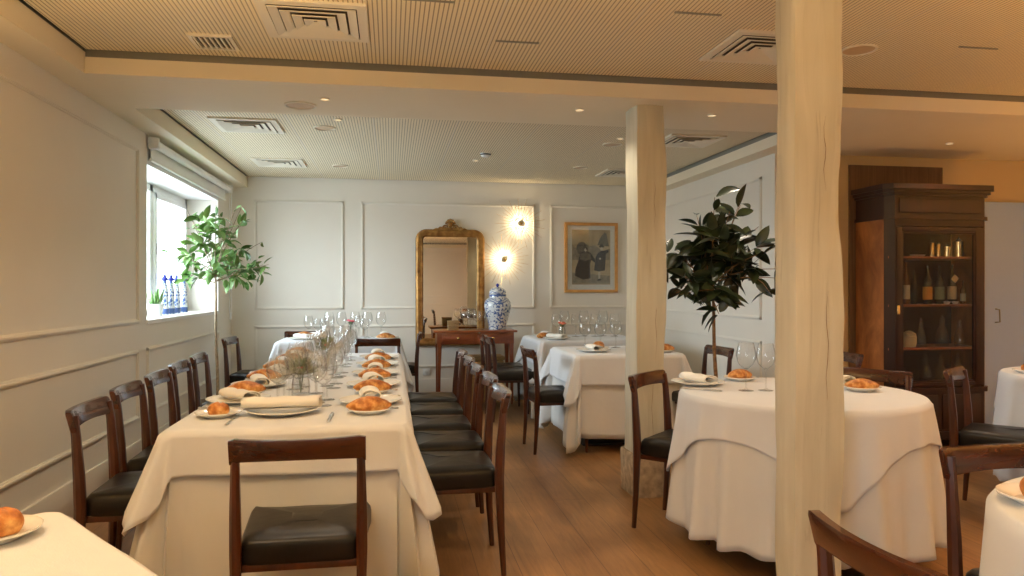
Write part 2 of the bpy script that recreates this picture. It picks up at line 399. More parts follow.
# wall mouldings: raised frames, one per panel
ntrim = [1]
def frame_trim(axis, u0, u1, z0, z1, pos, sgn):
    ntrim[0] += 1; b = B(); w, t = 0.032, 0.016
    for (a0, a1, c0, c1) in ((u0, u1, z0, z0 + w), (u0, u1, z1 - w, z1), (u0, u0 + w, z0, z1), (u1 - w, u1, z0, z1)):
        for (ins, tt) in ((0.0, t * 0.55), (w * 0.27, t)):
            A0, A1, C0, C1 = a0 + ins, a1 - ins, c0 + ins, c1 - ins
            if axis == 'x': b.span((A0, pos, C0), (A1, pos + sgn * tt, C1), 0.003)
            else: b.span((pos, A0, C0), (pos + sgn * tt, A1, C1), 0.003)
    struct('trim_%d' % ntrim[0], b, 'wall')
for (x0, x1) in ((-1.487, -0.52), (-0.334, 1.668), (1.848, 2.92)):
    frame_trim('x', x0, x1, 1.02, 2.235, YB, -1); frame_trim('x', x0, x1, 0.35, 0.845, YB, -1)
for (y0, y1, up) in ((0.9, 3.0, 1), (3.2, 5.38, 1), (5.56, 7.75, 0)):
    if up: frame_trim('y', y0, y1, 1.015, 2.235, XL, 1)
    frame_trim('y', y0, y1, 0.35, 0.835, XL, 1)
frame_trim('y', 5.71, 8.15, 0.99, 2.205, XR, -1); frame_trim('y', 5.71, 8.15, 0.33, 0.81, XR, -1)
for (x0, x1) in ((-1.4, 0.6), (0.8, 3.0), (3.2, 6.2)): frame_trim('x', x0, x1, 1.02, 2.235, YF, 1); frame_trim('x', x0, x1, 0.35, 0.845, YF, 1)
def base(name, a, c):
    b = B(); b.span(a, c, 0.004); struct(name, b, 'wall')
base('baseboard_left', (XL, YF, 0), (XL + 0.018, YB, 0.205)); base('baseboard_back', (XL + 0.018, YB - 0.018, 0), (XR, YB, 0.22))
base('baseboard_right', (XR - 0.018, YA, 0), (XR, YB - 0.018, 0.2)); base('baseboard_alcove', (XR, YA - 0.018, 0), (4.78, YA, 0.15))

# window: deep reveal, frame with a sash, sky behind
OX = XL - 0.30
b = B(); b.span((OX - 0.12, WY0, 2.15), (XL - 0.0, WY1, WZ1 + 0.01))      # lowered lintel inside the reveal
b.span((OX - 0.12, WY0 - 0.1, 0.9), (OX, WY0, 2.4)); b.span((OX - 0.12, WY1, 0.9), (OX, WY1 + 0.1, 2.4))
struct('trim_40', b, 'white', smooth=False)
b = B(); b.span((OX - 0.06, WY0 - 0.01, WZ0 - 0.03), (XL + 0.012, WY1 + 0.01, WZ0), 0.004); struct('trim_41', b, 'white')
b = B(); fx0, fx1 = OX - 0.07, OX
for (y0, y1, z0, z1) in ((WY0, WY1, WZ0, WZ0 + 0.06), (WY0, WY1, 2.09, 2.15), (WY0, WY0 + 0.06, WZ0, 2.15), (WY1 - 0.06, WY1, WZ0, 2.15), (6.62, 6.70, WZ0, 2.15)):
    b.span((fx0, y0, z0), (fx1, y1, z1), 0.005)
wf = struct('window_1', b, 'white')
b = B()
for (y0, y1, z0, z1) in ((6.70, 7.69, WZ0 + 0.06, WZ0 + 0.11), (6.70, 7.69, 2.04, 2.09), (6.70, 6.75, WZ0 + 0.06, 2.09), (7.64, 7.69, WZ0 + 0.06, 2.09)):
    b.span((fx0 + 0.02, y0, z0), (fx1 + 0.02, y1, z1), 0.005)
mesh_obj('sash', b, 'white', wf)
b = B(); b.span((fx0 + 0.03, WY0 + 0.05, WZ0 + 0.05), (fx0 + 0.036, WY1 - 0.05, 2.10)); mesh_obj('pane', b, 'pane', wf, smooth=False)
b = B(); b.box((OX + 0.035, 6.72, 1.6), (0.03, 0.02, 0.10), 0.005); mesh_obj('handle', b, 'steel', wf)
b = B()
for (y0, y1, z0, z1) in ((NY0, NY1, NZ0, NZ0 + 0.06), (NY0, NY1, NZ1 - 0.06, NZ1), (NY0, NY0 + 0.06, NZ0, NZ1), (NY1 - 0.06, NY1, NZ0, NZ1), (-1.84, -1.76, NZ0, NZ1)):
    b.span((fx0 + 0.1, y0, z0), (fx1 + 0.1, y1, z1), 0.005)
struct('window_2', b, 'white')
bl = thing('roller_blind', 'white roller blind rolled up across the top of the window', 'blind', (XL + 0.05, 6.78, 2.30))
b = B(); b.tube([(0, -1.2, 0), (0, 1.22, 0)], 0.030, 14); mesh_obj('roll', b, 'white', bl)
for yb in (-1.215, 1.235):
    b = B(); b.box((0, yb, 0.0), (0.075, 0.03, 0.085), 0.01); mesh_obj('bracket', b, 'white', bl)
b = B(); b.span((-0.032, -1.19, -0.11), (-0.030, 1.2, 0)); mesh_obj('shade', b, 'white', bl)
b = B(); b.tube([(-0.031, -1.19, -0.115), (-0.031, 1.2, -0.115)], 0.010, 8); mesh_obj('hem_bar', b, 'white', bl)
b = B(); b.tube([(0.0, 1.27, 0.0), (0.0, 1.27, -1.32)], 0.004, 6); b.tube([(0.018, 1.27, 0.0), (0.018, 1.27, -1.32)], 0.004, 6)
b.tube([(0.009, 1.27, -1.30), (0.009, 1.27, -1.37)], [0.009, 0.013], 8); mesh_obj('pull_chain', b, 'white', bl)

# alcove: oak panel on the wall and a pale door
b = B(); b.span((3.76, YA - 0.02, 0.15), (4.63, YA, 2.285), 0.003); struct('trim_42', b, 'wallwood')
b = B(); b.span((4.80, YA - 0.035, 0.005), (5.75, YA, 2.0), 0.004); dr = struct('door_1', b, 'door')
b = B(); hx = 5.13
b.tube([(hx, YA - 0.035, 1.08), (hx, YA - 0.075, 1.075), (hx, YA - 0.08, 0.97), (hx, YA - 0.035, 0.965)], 0.006, 8); mesh_obj('handle', b, 'greytrim', dr)

# timber pillars
def pillar(name, label, x0, x1, y0, y1, z1, seed, stone):
    cx, cy = (x0 + x1) / 2, (y0 + y1) / 2; hx, hy = (x1 - x0) / 2, (y1 - y0) / 2
    t = thing(name, label, 'pillar', (cx, cy, 0))
    b = B(); zb = 0.26 if stone else 0.0; rows = []
    nz = 60; per = []
    for s_ in range(4):
        for k in range(6):
            u = -1 + 2 * k / 6.0
            per.append(((u, -1), (1, u), (-u, 1), (-1, -u))[s_])
    for i in range(nz + 1):
        z = zb + (z1 - zb) * i / nz; row = []
        for (u, v) in per:
            ru = math.hypot(u, v); k = 1 - 0.10 * max(0, ru - 1.05)
            if abs(u) > 0.99 and abs(v) > 0.99: k = 0.93
            nn = noise.noise(Vector((u * 0.8 + seed, v * 0.8, z * 2.2))) * 0.012 + noise.noise(Vector((u * 3 + seed, v * 3, z * 9))) * 0.0025
            w = noise.noise(Vector((seed * 3, 1.0, z * 1.3))) * 0.010; w2 = noise.noise(Vector((9.0, seed, z * 1.1))) * 0.006
            row.append(Vector((u * hx * k + u * nn + w, v * hy * k + v * nn + w2, z)))
        rows.append(row)
    V = b.grid(rows, True); b.bm.faces.new(V[-1]); b.bm.faces.new(V[0][::-1])
    mesh_obj('post', b, 'timber', t, ang=50)
    b = B()
    for (zz, zl, off) in ((1.9, 0.28, 0.2), (1.25, 0.45, 0.3), (0.75, 0.5, 0.05)):
        p = [Vector((hx * (off + 0.05 * math.sin(k * 1.7 + seed)), -hy - 0.004, zz - zl * k / 7)) for k in range(8)]
        b.tube(p, [0.0002, 0.0007, 0.0011, 0.0009, 0.0012, 0.0007, 0.0005, 0.0002], 5)
    mesh_obj('crack', b, 'trunk', t)
    if stone:
        b = B(); b.box((0, 0, 0.125), (2 * hx + 0.045, 2 * hy + 0.045, 0.27), 0.018, seg=2)
        for v in b.bm.verts: v.co += Vector((noise.noise(v.co * 30), noise.noise(v.co * 31 + Vector((3, 3, 3))), 0)) * 0.008
        mesh_obj('stone_base', b, 'stone', t)
    return t
pillar('timber_pillar', 'near whitewashed timber pillar rising in front of the round table', 1.468, 1.672, 2.47, 2.615, ZC, 2.3, False)
pillar('timber_pillar', 'far whitewashed timber pillar on a rough stone block behind a single chair', 1.455, 1.645, 4.175, 4.40, ZS, 5.9, True)

# ---------------------------------------------------------------- ceiling fittings
def diffuser(name, label, x, y, z, s, kind='sq'):
    t = thing(name, label, 'air vent', (x, y, z))
    b = B(); h = s / 2; w = s * 0.09
    for (a, c) in (((-h, -h), (h, -h + w)), ((-h, h - w), (h, h)), ((-h, -h + w), (-h + w, h - w)), ((h - w, -h + w), (h, h - w))):
        b.span((a[0], a[1], -0.012), (c[0], c[1], 0))
    mesh_obj('frame', b, 'ventwhite', t)
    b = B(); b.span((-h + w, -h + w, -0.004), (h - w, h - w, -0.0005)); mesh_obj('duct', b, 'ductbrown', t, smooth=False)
    b = B()
    if kind == 'sq':
        for k in range(4):
            r0 = h * (0.80 - 0.2 * k); r1 = r0 - h * 0.165
            rows = [[Vector((sx * r, sy * r, z_)) for (sx, sy) in ((-1, -1), (1, -1), (1, 1), (-1, 1))] for (r, z_) in ((r0, -0.014), (r0, -0.018), (r1, -0.007), (r1, -0.003))]
            b.grid(rows + [rows[0]], True)
    else:
        for k in range(7):
            x_ = -h * 0.72 + h * 1.44 * k / 6; b.box((x_, 0, -0.009), (0.010, s * 0.8, 0.010), 0.001)
    mesh_obj('louvre', b, 'ventwhite', t, smooth=False)
diffuser('ceiling_vent', 'large square louvred air vent over the front of the long table', -0.34, 3.42, ZC, 0.47)
diffuser('ceiling_vent', 'small square grille with bars near the left ceiling edge', -0.866, 3.79, ZC, 0.21, 'bar')
diffuser('ceiling_vent', 'large square louvred air vent partly behind the near timber pillar', 1.85, 3.43, ZC, 0.45)
diffuser('ceiling_vent', 'square air vent in the far ceiling recess, nearest the window', -1.06, 5.70, ZC, 0.47)
diffuser('ceiling_vent', 'square air vent in the far ceiling recess by the back left corner', -1.07, 7.34, ZC, 0.47)
diffuser('ceiling_vent', 'square air vent right of the far pillar top', 2.43, 5.70, ZC, 0.47)
diffuser('ceiling_vent', 'square air vent left of the far pillar above the framed print', 2.43, 7.40, ZC, 0.47)
def disc(label, x, y, z, r, lit=False, name='ceiling_downlight'):
    t = thing(name, label, 'ceiling light', (x, y, z))
    b = B(); b.lathe([(r, 0), (r, -0.006), (r * 0.9, -0.009), (r * 0.86, -0.006), (r * 0.86, 0)], 28); mesh_obj('rim', b, 'ventwhite', t)
    b = B(); b.lathe([(0, -0.004), (r * 0.87, -0.003), (r * 0.87, 0)], 28); mesh_obj('lens', b, 'lit' if lit else 'lens', t)
disc('round unlit ceiling disc on the plaster beam at left', -0.54, 4.53, ZS, 0.095)
disc('round ceiling disc in the far recess, nearer of the left two', -0.50, 5.70, ZC, 0.085)
disc('round ceiling disc in the far recess close to the back wall above left panels', -0.50, 7.45, ZC, 0.08)
disc('round ceiling disc just left of the far pillar', 1.86, 5.95, ZC, 0.085)
disc('small round ceiling disc near the back wall above the framed print', 1.90, 7.15, ZC, 0.075)
disc('round ceiling disc beside the near timber pillar at right', 2.37, 3.38, ZC, 0.09)
SPOTCOL = (1.0, 0.86, 0.67)
def spot(x, y, z, e, ang=95, col=SPOTCOL, r=0.03, blend=0.7, tgt=None):
    l = bpy.data.lights.new('spot_lamp', 'SPOT'); l.energy = e; l.color = col; l.spot_size = math.radians(ang); l.spot_blend = blend; l.shadow_soft_size = r
    o = bpy.data.objects.new('spot_lamp', l); o.location = (x, y, z - 0.02); COL.objects.link(o)
    if tgt: o.rotation_euler = (Vector(tgt) - o.location).to_track_quat('-Z', 'Y').to_euler()
SP = [(-0.40, 3.05, ZC, 20), (-0.38, 4.35, ZS, 20), (2.02, 4.35, ZS, 22), (1.15, 4.35, ZS, 14), (2.0, 3.15, ZC, 26), (-0.75, 1.25, ZC, 30), (1.85, 1.15, ZC, 14), (0.6, 1.6, ZC, 3), (0.5, -0.8, ZC, 4), (3.3, 1.2, ZC, 12), (3.6, 3.2, ZC, 30), (4.2, 4.9, ZS, 16), (5.4, 3.6, ZC, 16), (-0.38, 5.4, ZC, 10), (1.85, 5.7, ZC, 12), (-0.6, -1.2, ZC, 4), (2.6, -1.0, ZC, 4), (0.8, 6.9, ZC, 8)]
NM = ['over the front of the long table', 'on the beam over the long table', 'on the beam right of the far pillar', 'on the beam left of the far pillar', 'over the round table', 'over the near left table', 'over the near right table', 'added over the middle of the floor', 'added behind the camera over the aisle', 'added over the right side of the room', 'over the table at the far right', 'added in front of the wooden cabinet', 'added over the pale door side', 'in the far recess over the long table', 'in the far recess over the square tables', 'added behind the camera at left', 'added behind the camera at right', 'added in the far recess in front of the mirror']
for (x, y, z, e), nm in zip(SP, NM):
    disc('tiny lit recessed spotlight ' + nm, x, y, z, 0.028, True, 'recessed_spotlight'); spot(x, y, z, e, 125)  # apart from table and beam spots, these are added to brighten the room
def ceiling_fill(x, y, z, e, col, ang=150):  # added unseen lamps aimed up to brighten the ceiling, no fitting there
    l = bpy.data.lights.new('added_ceiling_fill', 'SPOT'); l.energy = e; l.color = col; l.spot_size = math.radians(ang); l.spot_blend = 1.0; l.shadow_soft_size = 0.08
    o = bpy.data.objects.new('added_ceiling_fill', l); o.location = (x, y, z); o.rotation_euler = (PI, 0, 0); COL.objects.link(o)
ceiling_fill(-1.1, 1.5, 1.3, 230, (1.0, 0.66, 0.31)); ceiling_fill(1.2, 0.4, 1.2, 220, (1.0, 0.62, 0.27)); ceiling_fill(3.7, 1.2, 1.2, 182, (1.0, 0.52, 0.14)); ceiling_fill(5.7, 2.8, 1.2, 182, (1.0, 0.46, 0.09)); ceiling_fill(4.7, 4.6, 1.0, 9, (1.0, 0.46, 0.09))
t = thing('smoke_detector', 'small white smoke detector in the middle of the far ceiling', 'smoke detector', (0.85, 6.55, ZC))
b = B(); b.lathe([(0, -0.035), (0.03, -0.033), (0.045, -0.02), (0.05, 0)], 20); mesh_obj('housing', b, 'white', t)
b = B(); b.lathe([(0.0452, -0.018), (0.048, -0.016), (0.0492, -0.008)], 20); mesh_obj('sensor_slot', b, 'gapdark', t)
for (x, y, nm) in ((0.62, 3.55, 'left of centre'), (1.35, 3.05, 'near the top middle'), (0.16, 3.1, 'right of the large vent'), (2.95, 3.25, 'right of the near pillar')):
    b = B(); b.box((x, y, ZC - 0.003), (0.22, 0.012, 0.006), 0.001); tag(mesh_obj('slot_diffuser', b, 'greytrim'), 'thin dark air slot in the slatted near ceiling, ' + nm, 'air slot')

# ---------------------------------------------------------------- chair
def make_chair():
    t = thing('dining_chair', 'rosewood dining chair with black seat prototype', 'chair')
    for s in (-1, 1):
        b = B(); b.tube([(s * 0.198, -0.235, 0), (s * 0.200, -0.222, 0.2), (s * 0.202, -0.214, 0.43), (s * 0.202, -0.219, 0.55), (s * 0.200, -0.230, 0.70), (s * 0.197, -0.240, 0.775)], [0.0105, 0.0145, 0.0195, 0.0185, 0.0150, 0.0145], 8, ref=(0, 1, 0), flat=1.15)
        mesh_obj('leg', b, 'rosewood', t)
    for s in (-1, 1):
        b = B(); b.tube([(s * 0.205, 0.172, 0), (s * 0.204, 0.168, 0.25), (s * 0.202, 0.162, 0.39)], [0.011, 0.0165, 0.0195], 8); mesh_obj('leg', b, 'rosewood', t)
    # top rail: bowed backwards, tall in the middle, wrapping the posts
    b = B(); rows = []; n = 22
    for i in range(n + 1):
        u = -1 + 2 * i / n; x = u * 0.216; yc = -0.242 - 0.028 * (1 - u * u)
        top = 0.797 - 0.004 * (1 - u * u); hh = 0.066 + 0.010 * u * u
        if abs(u) > 0.93: hh += 0.012
        bot = top - hh; th = 0.012 + 0.004 * u * u
        if abs(u) > 0.98: th *= 0.7; top -= 0.006; bot += 0.004
        tilt = 0.020
        ring = []
        for (a, zz) in ((-th * 0.7, 1.0), (th * 0.7, 1.0), (th, 0.88), (th, 0.5), (th, 0.12), (th * 0.7, 0.0), (-th * 0.7, 0.0), (-th, 0.12), (-th, 0.5), (-th, 0.88)):
            ring.append(Vector((x, yc - tilt * (zz - 0.5) + a, bot + (top - bot) * zz)))
        rows.append(ring)
    V = b.grid(rows, True); b.bm.faces.new(V[0][::-1]); b.bm.faces.new(V[-1]); mesh_obj('top_rail', b, 'railwood', t, ang=50)
    b = B(); rows = []
    prof = [(0.93, 0.385), (0.985, 0.388), (1.0, 0.397), (1.0, 0.440), (0.985, 0.455), (0.93, 0.464), (0.6, 0.470), (0.25, 0.472)]
    def seatpt(a, k, z):
        ca, sa = math.cos(a), math.sin(a); e = 0.16
        x = math.copysign(abs(ca) ** e, ca); y = math.copysign(abs(sa) ** e, sa)
        w = 0.211 + 0.016 * y
        return Vector((x * w * k, -0.010 + y * 0.200 * k, z + 0.006 * (x * x) * (1 if z > 0.46 else 0) - (0.004 if y > 0.9 and z > 0.45 else 0)))
    ns = 56
    for k, z in prof: rows.append([seatpt(2 * PI * (i + 0.5) / ns, k, z) for i in range(ns)])
    V = b.grid(rows, True); b.bm.faces.new(V[-1]); b.bm.faces.new(V[0][::-1]); mesh_obj('seat', b, 'leather', t, ang=60)
    b = B()
    b.span((-0.19, 0.145, 0.365), (0.19, 0.165, 0.39), 0.004); b.span((-0.19, -0.205, 0.365), (0.19, -0.185, 0.39), 0.004)
    for s in (-1, 1): b.span((s * 0.180, -0.20, 0.365), (s * 0.196, 0.16, 0.39), 0.004)
    mesh_obj('seat_frame', b, 'rosewood', t)
    for c in kids(t):
        for v in c.data.vertices: v.co.x *= 0.957
    return t
CH = make_chair(); reg(CH)
def chair(bx, by, ang, label, group=None, s=1.0):
    """bx, by: middle of the top rail; ang: direction the sitter looks, degrees from +X"""
    d = Vector((math.cos(math.radians(ang)), math.sin(math.radians(ang))))
    place(CH, (bx + d.x * 0.252, by + d.y * 0.252, 0), math.radians(ang - 90), label, group, s)
ORD = ['first', 'second', 'third', 'fourth', 'fifth', 'sixth']
for i, (x, y) in enumerate(((-1.205, 3.17), (-1.25, 3.73), (-1.27, 4.26), (-1.305, 4.80), (-1.335, 5.38))):
    chair(x, y, 2, 'rosewood chair with black seat, %s from the front on window side of long table' % ORD[i], 'chairs along the long table')
for i, (x, y) in enumerate(((0.505, 3.33), (0.52, 3.84), (0.51, 4.34), (0.515, 4.84), (0.52, 5.35))):
    chair(x, y, 180, 'rosewood chair with black seat, %s from the front on aisle side of long table' % ORD[i], 'chairs along the long table')
chair(-0.285, 2.335, 90, 'rosewood chair seen from behind at the near end of the long table', 'chairs along the long table')
chair(-1.50, 7.17, 355, 'rosewood chair in the back left corner beyond the potted tree', 'chairs at the back left table')
chair(-0.12, 6.78, 90, 'rosewood chair with its back to us between long table and back left table', 'chairs at the back left table')
chair(0.30, 7.62, 178, 'rosewood chair beside the console table, left of it, under the mirror', 'chairs at the back left table')
chair(-0.92, 8.08, 270, 'rosewood chair against the back wall behind white napkins and glasses', 'chairs at the back left table')
chair(1.05, 5.57, 2, 'rosewood chair facing the nearer square table on its left side', 'chairs at the square tables')
chair(0.93, 6.93, 0, 'rosewood chair in front of the console table, nearer of the two there', 'chairs at the square tables')
chair(0.92, 7.40, 0, 'rosewood chair in front of the console table, farther of the two there', 'chairs at the square tables')
chair(2.58, 5.42, 184, 'rosewood chair between the bare trunk tree and the right wall', 'chairs at the square tables')
chair(1.385, 3.80, -46, 'rosewood chair standing alone before the far timber pillar', 'chairs round the round table')
chair(2.72, 3.75, 215, 'rosewood chair behind the round table with reddish top rail', 'chairs round the round table')
chair(3.20, 3.70, -52, 'dark rosewood chair in front of the cabinet facing the far right table', 'chairs at the right')
chair(1.775, 1.87, -88, 'rosewood chair on far side of the near right table, facing us', 'chairs at the right')
chair(0.884, 1.20, 2, 'rosewood chair with curved top rail at bottom edge beside near pillar', 'chairs at the right')
chair(3.25, 4.80, 180, 'dark chair left of the wooden cabinet against the alcove wall', 'chairs at the right')

# ---------------------------------------------------------------- tables and cloths
def rect_perim(w, l, rc=0.035, nc=14, step=0.04):
    """points (x, y, nx, ny, corner) counter-clockwise; corner = fan angle 0..pi/2 or None"""
    P = []
    hw, hl = w / 2 - rc, l / 2 - rc
    cs = [(hw, -hl, -PI / 2), (hw, hl, 0), (-hw, hl, PI / 2), (-hw, -hl, PI)]
    for i in range(4):
        cx, cy, a0 = cs[i]
        for k in range(nc + 1):
            a = a0 + PI / 2 * k / nc; P.append((cx + rc * math.cos(a), cy + rc * math.sin(a), math.cos(a), math.sin(a), PI / 2 * k / nc))
        x2, y2, a2 = cs[(i + 1) % 4]; a = a0 + PI / 2
        p0 = Vector((cx + rc * math.cos(a), cy + rc * math.sin(a))); p1 = Vector((x2 + rc * math.cos(a2), y2 + rc * math.sin(a2)))
        m = max(2, int((p1 - p0).length / step))
        for k in range(1, m):
            p = p0.lerp(p1, k / m); P.append((p.x, p.y, math.cos(a), math.sin(a), None))
    return P
def drape(name, label, cat, loc, rz, P, D, out, ztop, mat='linen', fil=0.010, nd=14, group=None):
    b = B(); z0 = ztop; n = len(P); rows = []
    for f in (0.35, 0.7, 0.96): rows.append([Vector((x * f, y * f, z0)) for (x, y, nx, ny, c) in P])
    for a in (0, 30, 60):
        a = math.radians(a); rows.append([Vector((x + nx * fil * math.sin(a), y + ny * fil * math.sin(a), z0 - fil * (1 - math.cos(a)))) for (x, y, nx, ny, c) in P])
    for j in range(1, nd + 1):
        row = []
        for i, (x, y, nx, ny, c) in enumerate(P):
            t = j / nd; L = D(i, P[i]) * t; o = fil + out(i, P[i], L, t)
            dz = math.sqrt(max(0.0, L * L - min(L * 0.9, out(i, P[i], L, t)) ** 2))
            row.append(Vector((x + nx * o, y + ny * o, z0 - fil - dz)))
        rows.append(row)
    V = b.grid(rows, True); cv = b.bm.verts.new(Vector((0, 0, z0)))
    for k in range(n): b.bm.faces.new((cv, V[0][k], V[0][(k + 1) % n]))
    for k in range(n):   # stitched hem
        pass
    o = mesh_obj(name, b, mat, None, solid=0.003, ang=80); o.location = loc; o.rotation_euler = (0, 0, rz)
    return tag(o, label, cat, group)
ZT, ZO = 0.742, 0.7475
def arc(P):
    s = [0.0]
    for a, c in zip(P, P[1:]): s.append(s[-1] + math.hypot(c[0] - a[0], c[1] - a[1]) + (0.02 if a[4] is not None else 0))
    return s
def table_under(name, label, cx, cy, w, l, rz=0.0, round_=False, base='round', bases=((0, 0),)):
    t = thing(name, label, 'table', (cx, cy, 0), rz)
    b = B()
    if round_: b.lathe([(0, 0.715), (w / 2 - 0.02, 0.715), (w / 2 - 0.01, 0.72), (w / 2 - 0.01, 0.734), (w / 2 - 0.02, 0.738), (0, 0.738)], 40)
    else: b.box((0, 0, 0.7265), (w - 0.02, l - 0.02, 0.023), 0.004)
    mesh_obj('tabletop', b, 'mahog', t)
    for (bx, by) in bases:
        b = B(); b.lathe([(0.04, 0.02), (0.035, 0.06), (0.035, 0.69), (0.06, 0.715)], 20, (bx, by, 0)); mesh_obj('column', b, 'black', t)
        b = B()
        if base == 'round': b.lathe([(0, 0), (0.285, 0), (0.285, 0.008), (0.27, 0.014), (0.04, 0.03), (0, 0.03)], 40, (bx, by, 0))
        else: b.box((bx, by, 0.009), (0.62, 0.42, 0.016), 0.004); b.box((bx, by, 0.03), (0.14, 0.10, 0.05), 0.01)
        mesh_obj('base_plate', b, 'black', t)
    return t
def rect_cloths(cx, cy, w, l, rz, nm, over=0.19, overc=0.36, under=0.56, seed=0, ntab='', fold=0.013, cc=None):
    P = rect_perim(w, l); S = arc(P)
    def fo(i, p, L):
        s = S[i]; c = p[4]
        v = fold * (math.sin(s * 15 + seed) * 0.5 + math.sin(s * 31 + 1.3 * seed) * 0.25 + math.sin(s * 7.3 + seed) * 0.5 + 0.9) * min(1, L / 0.35) ** 1.1
        if c is not None: v += (0.075 * math.sin(2 * c) ** 1.5 + 0.030 * math.cos(c * 12 + seed)) * min(1.2, L / 0.45)
        return v
    def dn(i, p): return under + (0.10 * math.sin(2 * p[4]) ** 1.5 if p[4] is not None else 0) + 0.006 * math.sin(S[i] * 9 + seed)
    def du(i, p):
        if p[4] is None: return over + 0.006 * math.sin(S[i] * 5 + seed * 2)
        k = int(i // 1); q = math.sin(2 * p[4]) ** 1.6
        return over + (overc - over) * q
    drape('tablecloth', 'long ivory under-cloth hanging towards the floor ' + nm, 'tablecloth', (cx, cy, 0), rz, P, dn, lambda i, p, L, t: 0.002 + fo(i, p, L) + 0.03 * L, ZT, 'under', group='long ivory under-cloths')
    def oo(i, p, L, t):
        v = 0.013 + fo(i, p, L) + 0.065 * L
        if p[4] is not None: v += 0.12 * L * math.sin(2 * p[4]) ** 1.2
        else: v += 0.006 * (1 + math.sin(S[i] * 12 + seed)) * t
        return v
    drape('tablecloth', 'white top cloth with short hanging edge ' + nm, 'tablecloth', (cx, cy, 0), rz, P, du, oo, ZO, 'linen', group='white top cloths')
T1 = (-0.372, 4.29, 0.856, 3.04)
table_under('dining_table', 'long dining table under white cloths with chairs along both sides', T1[0], T1[1], T1[2], T1[3], 0, False, 'round', ((0, -1.25), (0, 0), (0, 1.2)))
rect_cloths(*T1, 0, 'on the long table', 0.155, 0.36, 0.60, 1.0)
table_under('dining_table', 'back left table under white cloth between long table and back wall', -0.50, 7.48, 1.14, 0.62, 0, False, 'plate')
rect_cloths(-0.50, 7.48, 1.14, 0.62, 0, 'on the back left table', 0.22, 0.44, 0.55, 2.2)
table_under('dining_table', 'nearer square table under white cloth left of far pillar', 1.82, 5.76, 0.86, 0.80, 0, False, 'plate', ((0.0, 0.05),))
rect_cloths(1.82, 5.76, 0.86, 0.80, 0, 'on the nearer square table', 0.22, 0.40, 0.62, 3.1)
table_under('dining_table', 'farther square table under white cloth below the framed print', 1.95, 7.28, 1.04, 0.90, 0, False, 'plate')
rect_cloths(1.95, 7.28, 1.04, 0.90, 0, 'on the farther square table', 0.22, 0.42, 0.62, 4.4)
r0 = math.atan2(-0.789, 0.615)
c0 = Vector((-0.762, 1.818)); u0 = Vector((0.615, -0.789)); v0 = Vector((-0.789, -0.615)); cc = c0 + u0 * 0.41 + v0 * 0.41
table_under('dining_table', 'near left table under white cloth at the bottom left corner', cc.x, cc.y, 0.82, 0.82, r0, False, 'plate')
rect_cloths(cc.x, cc.y, 0.82, 0.82, r0, 'on the near left table', 0.24, 0.40, 0.62, 5.2)

def circ_perim(r, n=160): return [(r * math.cos(2 * PI * k / n), r * math.sin(2 * PI * k / n), math.cos(2 * PI * k / n), math.sin(2 * PI * k / n), None) for k in range(n)]
def round_cloths(cx, cy, r, sq, srot, zh, nm, seed=0.0, nf=13, amp=0.026):
    P = circ_perim(r); n = len(P)
    def fo(i, L):
        a = 2 * PI * i / n
        return amp * (0.8 + math.cos(a * nf + seed + 1.3 * math.sin(a * 3 + seed)) + 0.45 * math.cos(a * (nf * 2 - 5) + 2 * seed)) * min(1.0, L / 0.62) ** 0.9 + 0.03 * L
    drape('tablecloth', 'long ivory under-cloth with deep vertical folds ' + nm, 'tablecloth', (cx, cy, 0), 0, P, lambda i, p: ZT - zh + 0.02 + 0.008 * math.sin(i * 0.9), lambda i, p, L, t: 0.002 + fo(i, L), ZT, 'under', nd=20, group='long ivory under-cloths')
    def R_(i):
        a = 2 * PI * i / n - srot; return sq / 2 / max(abs(math.cos(a)), abs(math.sin(a)))
    def du(i, p):
        v = (R_(i - 2) + R_(i - 1) + R_(i) + R_(i + 1) + R_(i + 2)) / 5; return max(0.10, v - r)
    drape('tablecloth', 'white square top cloth with hanging corners ' + nm, 'tablecloth', (cx, cy, 0), 0, P, du, lambda i, p, L, t: 0.008 + fo(i, L) + 0.04 * L + 0.10 * L * max(0, (du(i, p) - 0.25)), ZO, 'linen', nd=18, group='white top cloths')
T4 = (1.985, 3.30, 0.555)
table_under('dining_table', 'round table under white cloths behind the near pillar', T4[0], T4[1], 2 * T4[2], 0, 0, True)
round_cloths(*T4, 1.42, math.radians(29.5), 0.135, 'on the round table', 1.0, 17, 0.030)
T5 = (1.84, 1.23, 0.50)
table_under('dining_table', 'near right round table under white cloth cut by the frame', T5[0], T5[1], 2 * T5[2], 0, 0, True)
round_cloths(*T5, 1.42, math.radians(20), 0.14, 'on the near right table', 2.6, 11, 0.02)
T6 = (4.13, 3.62, 0.50)
table_under('dining_table', 'far right round table under white cloth beside the pale door', T6[0], T6[1], 2 * T6[2], 0, 0, True)
round_cloths(*T6, 1.44, math.radians(28), 0.14, 'on the far right table', 0.4, 11, 0.02)

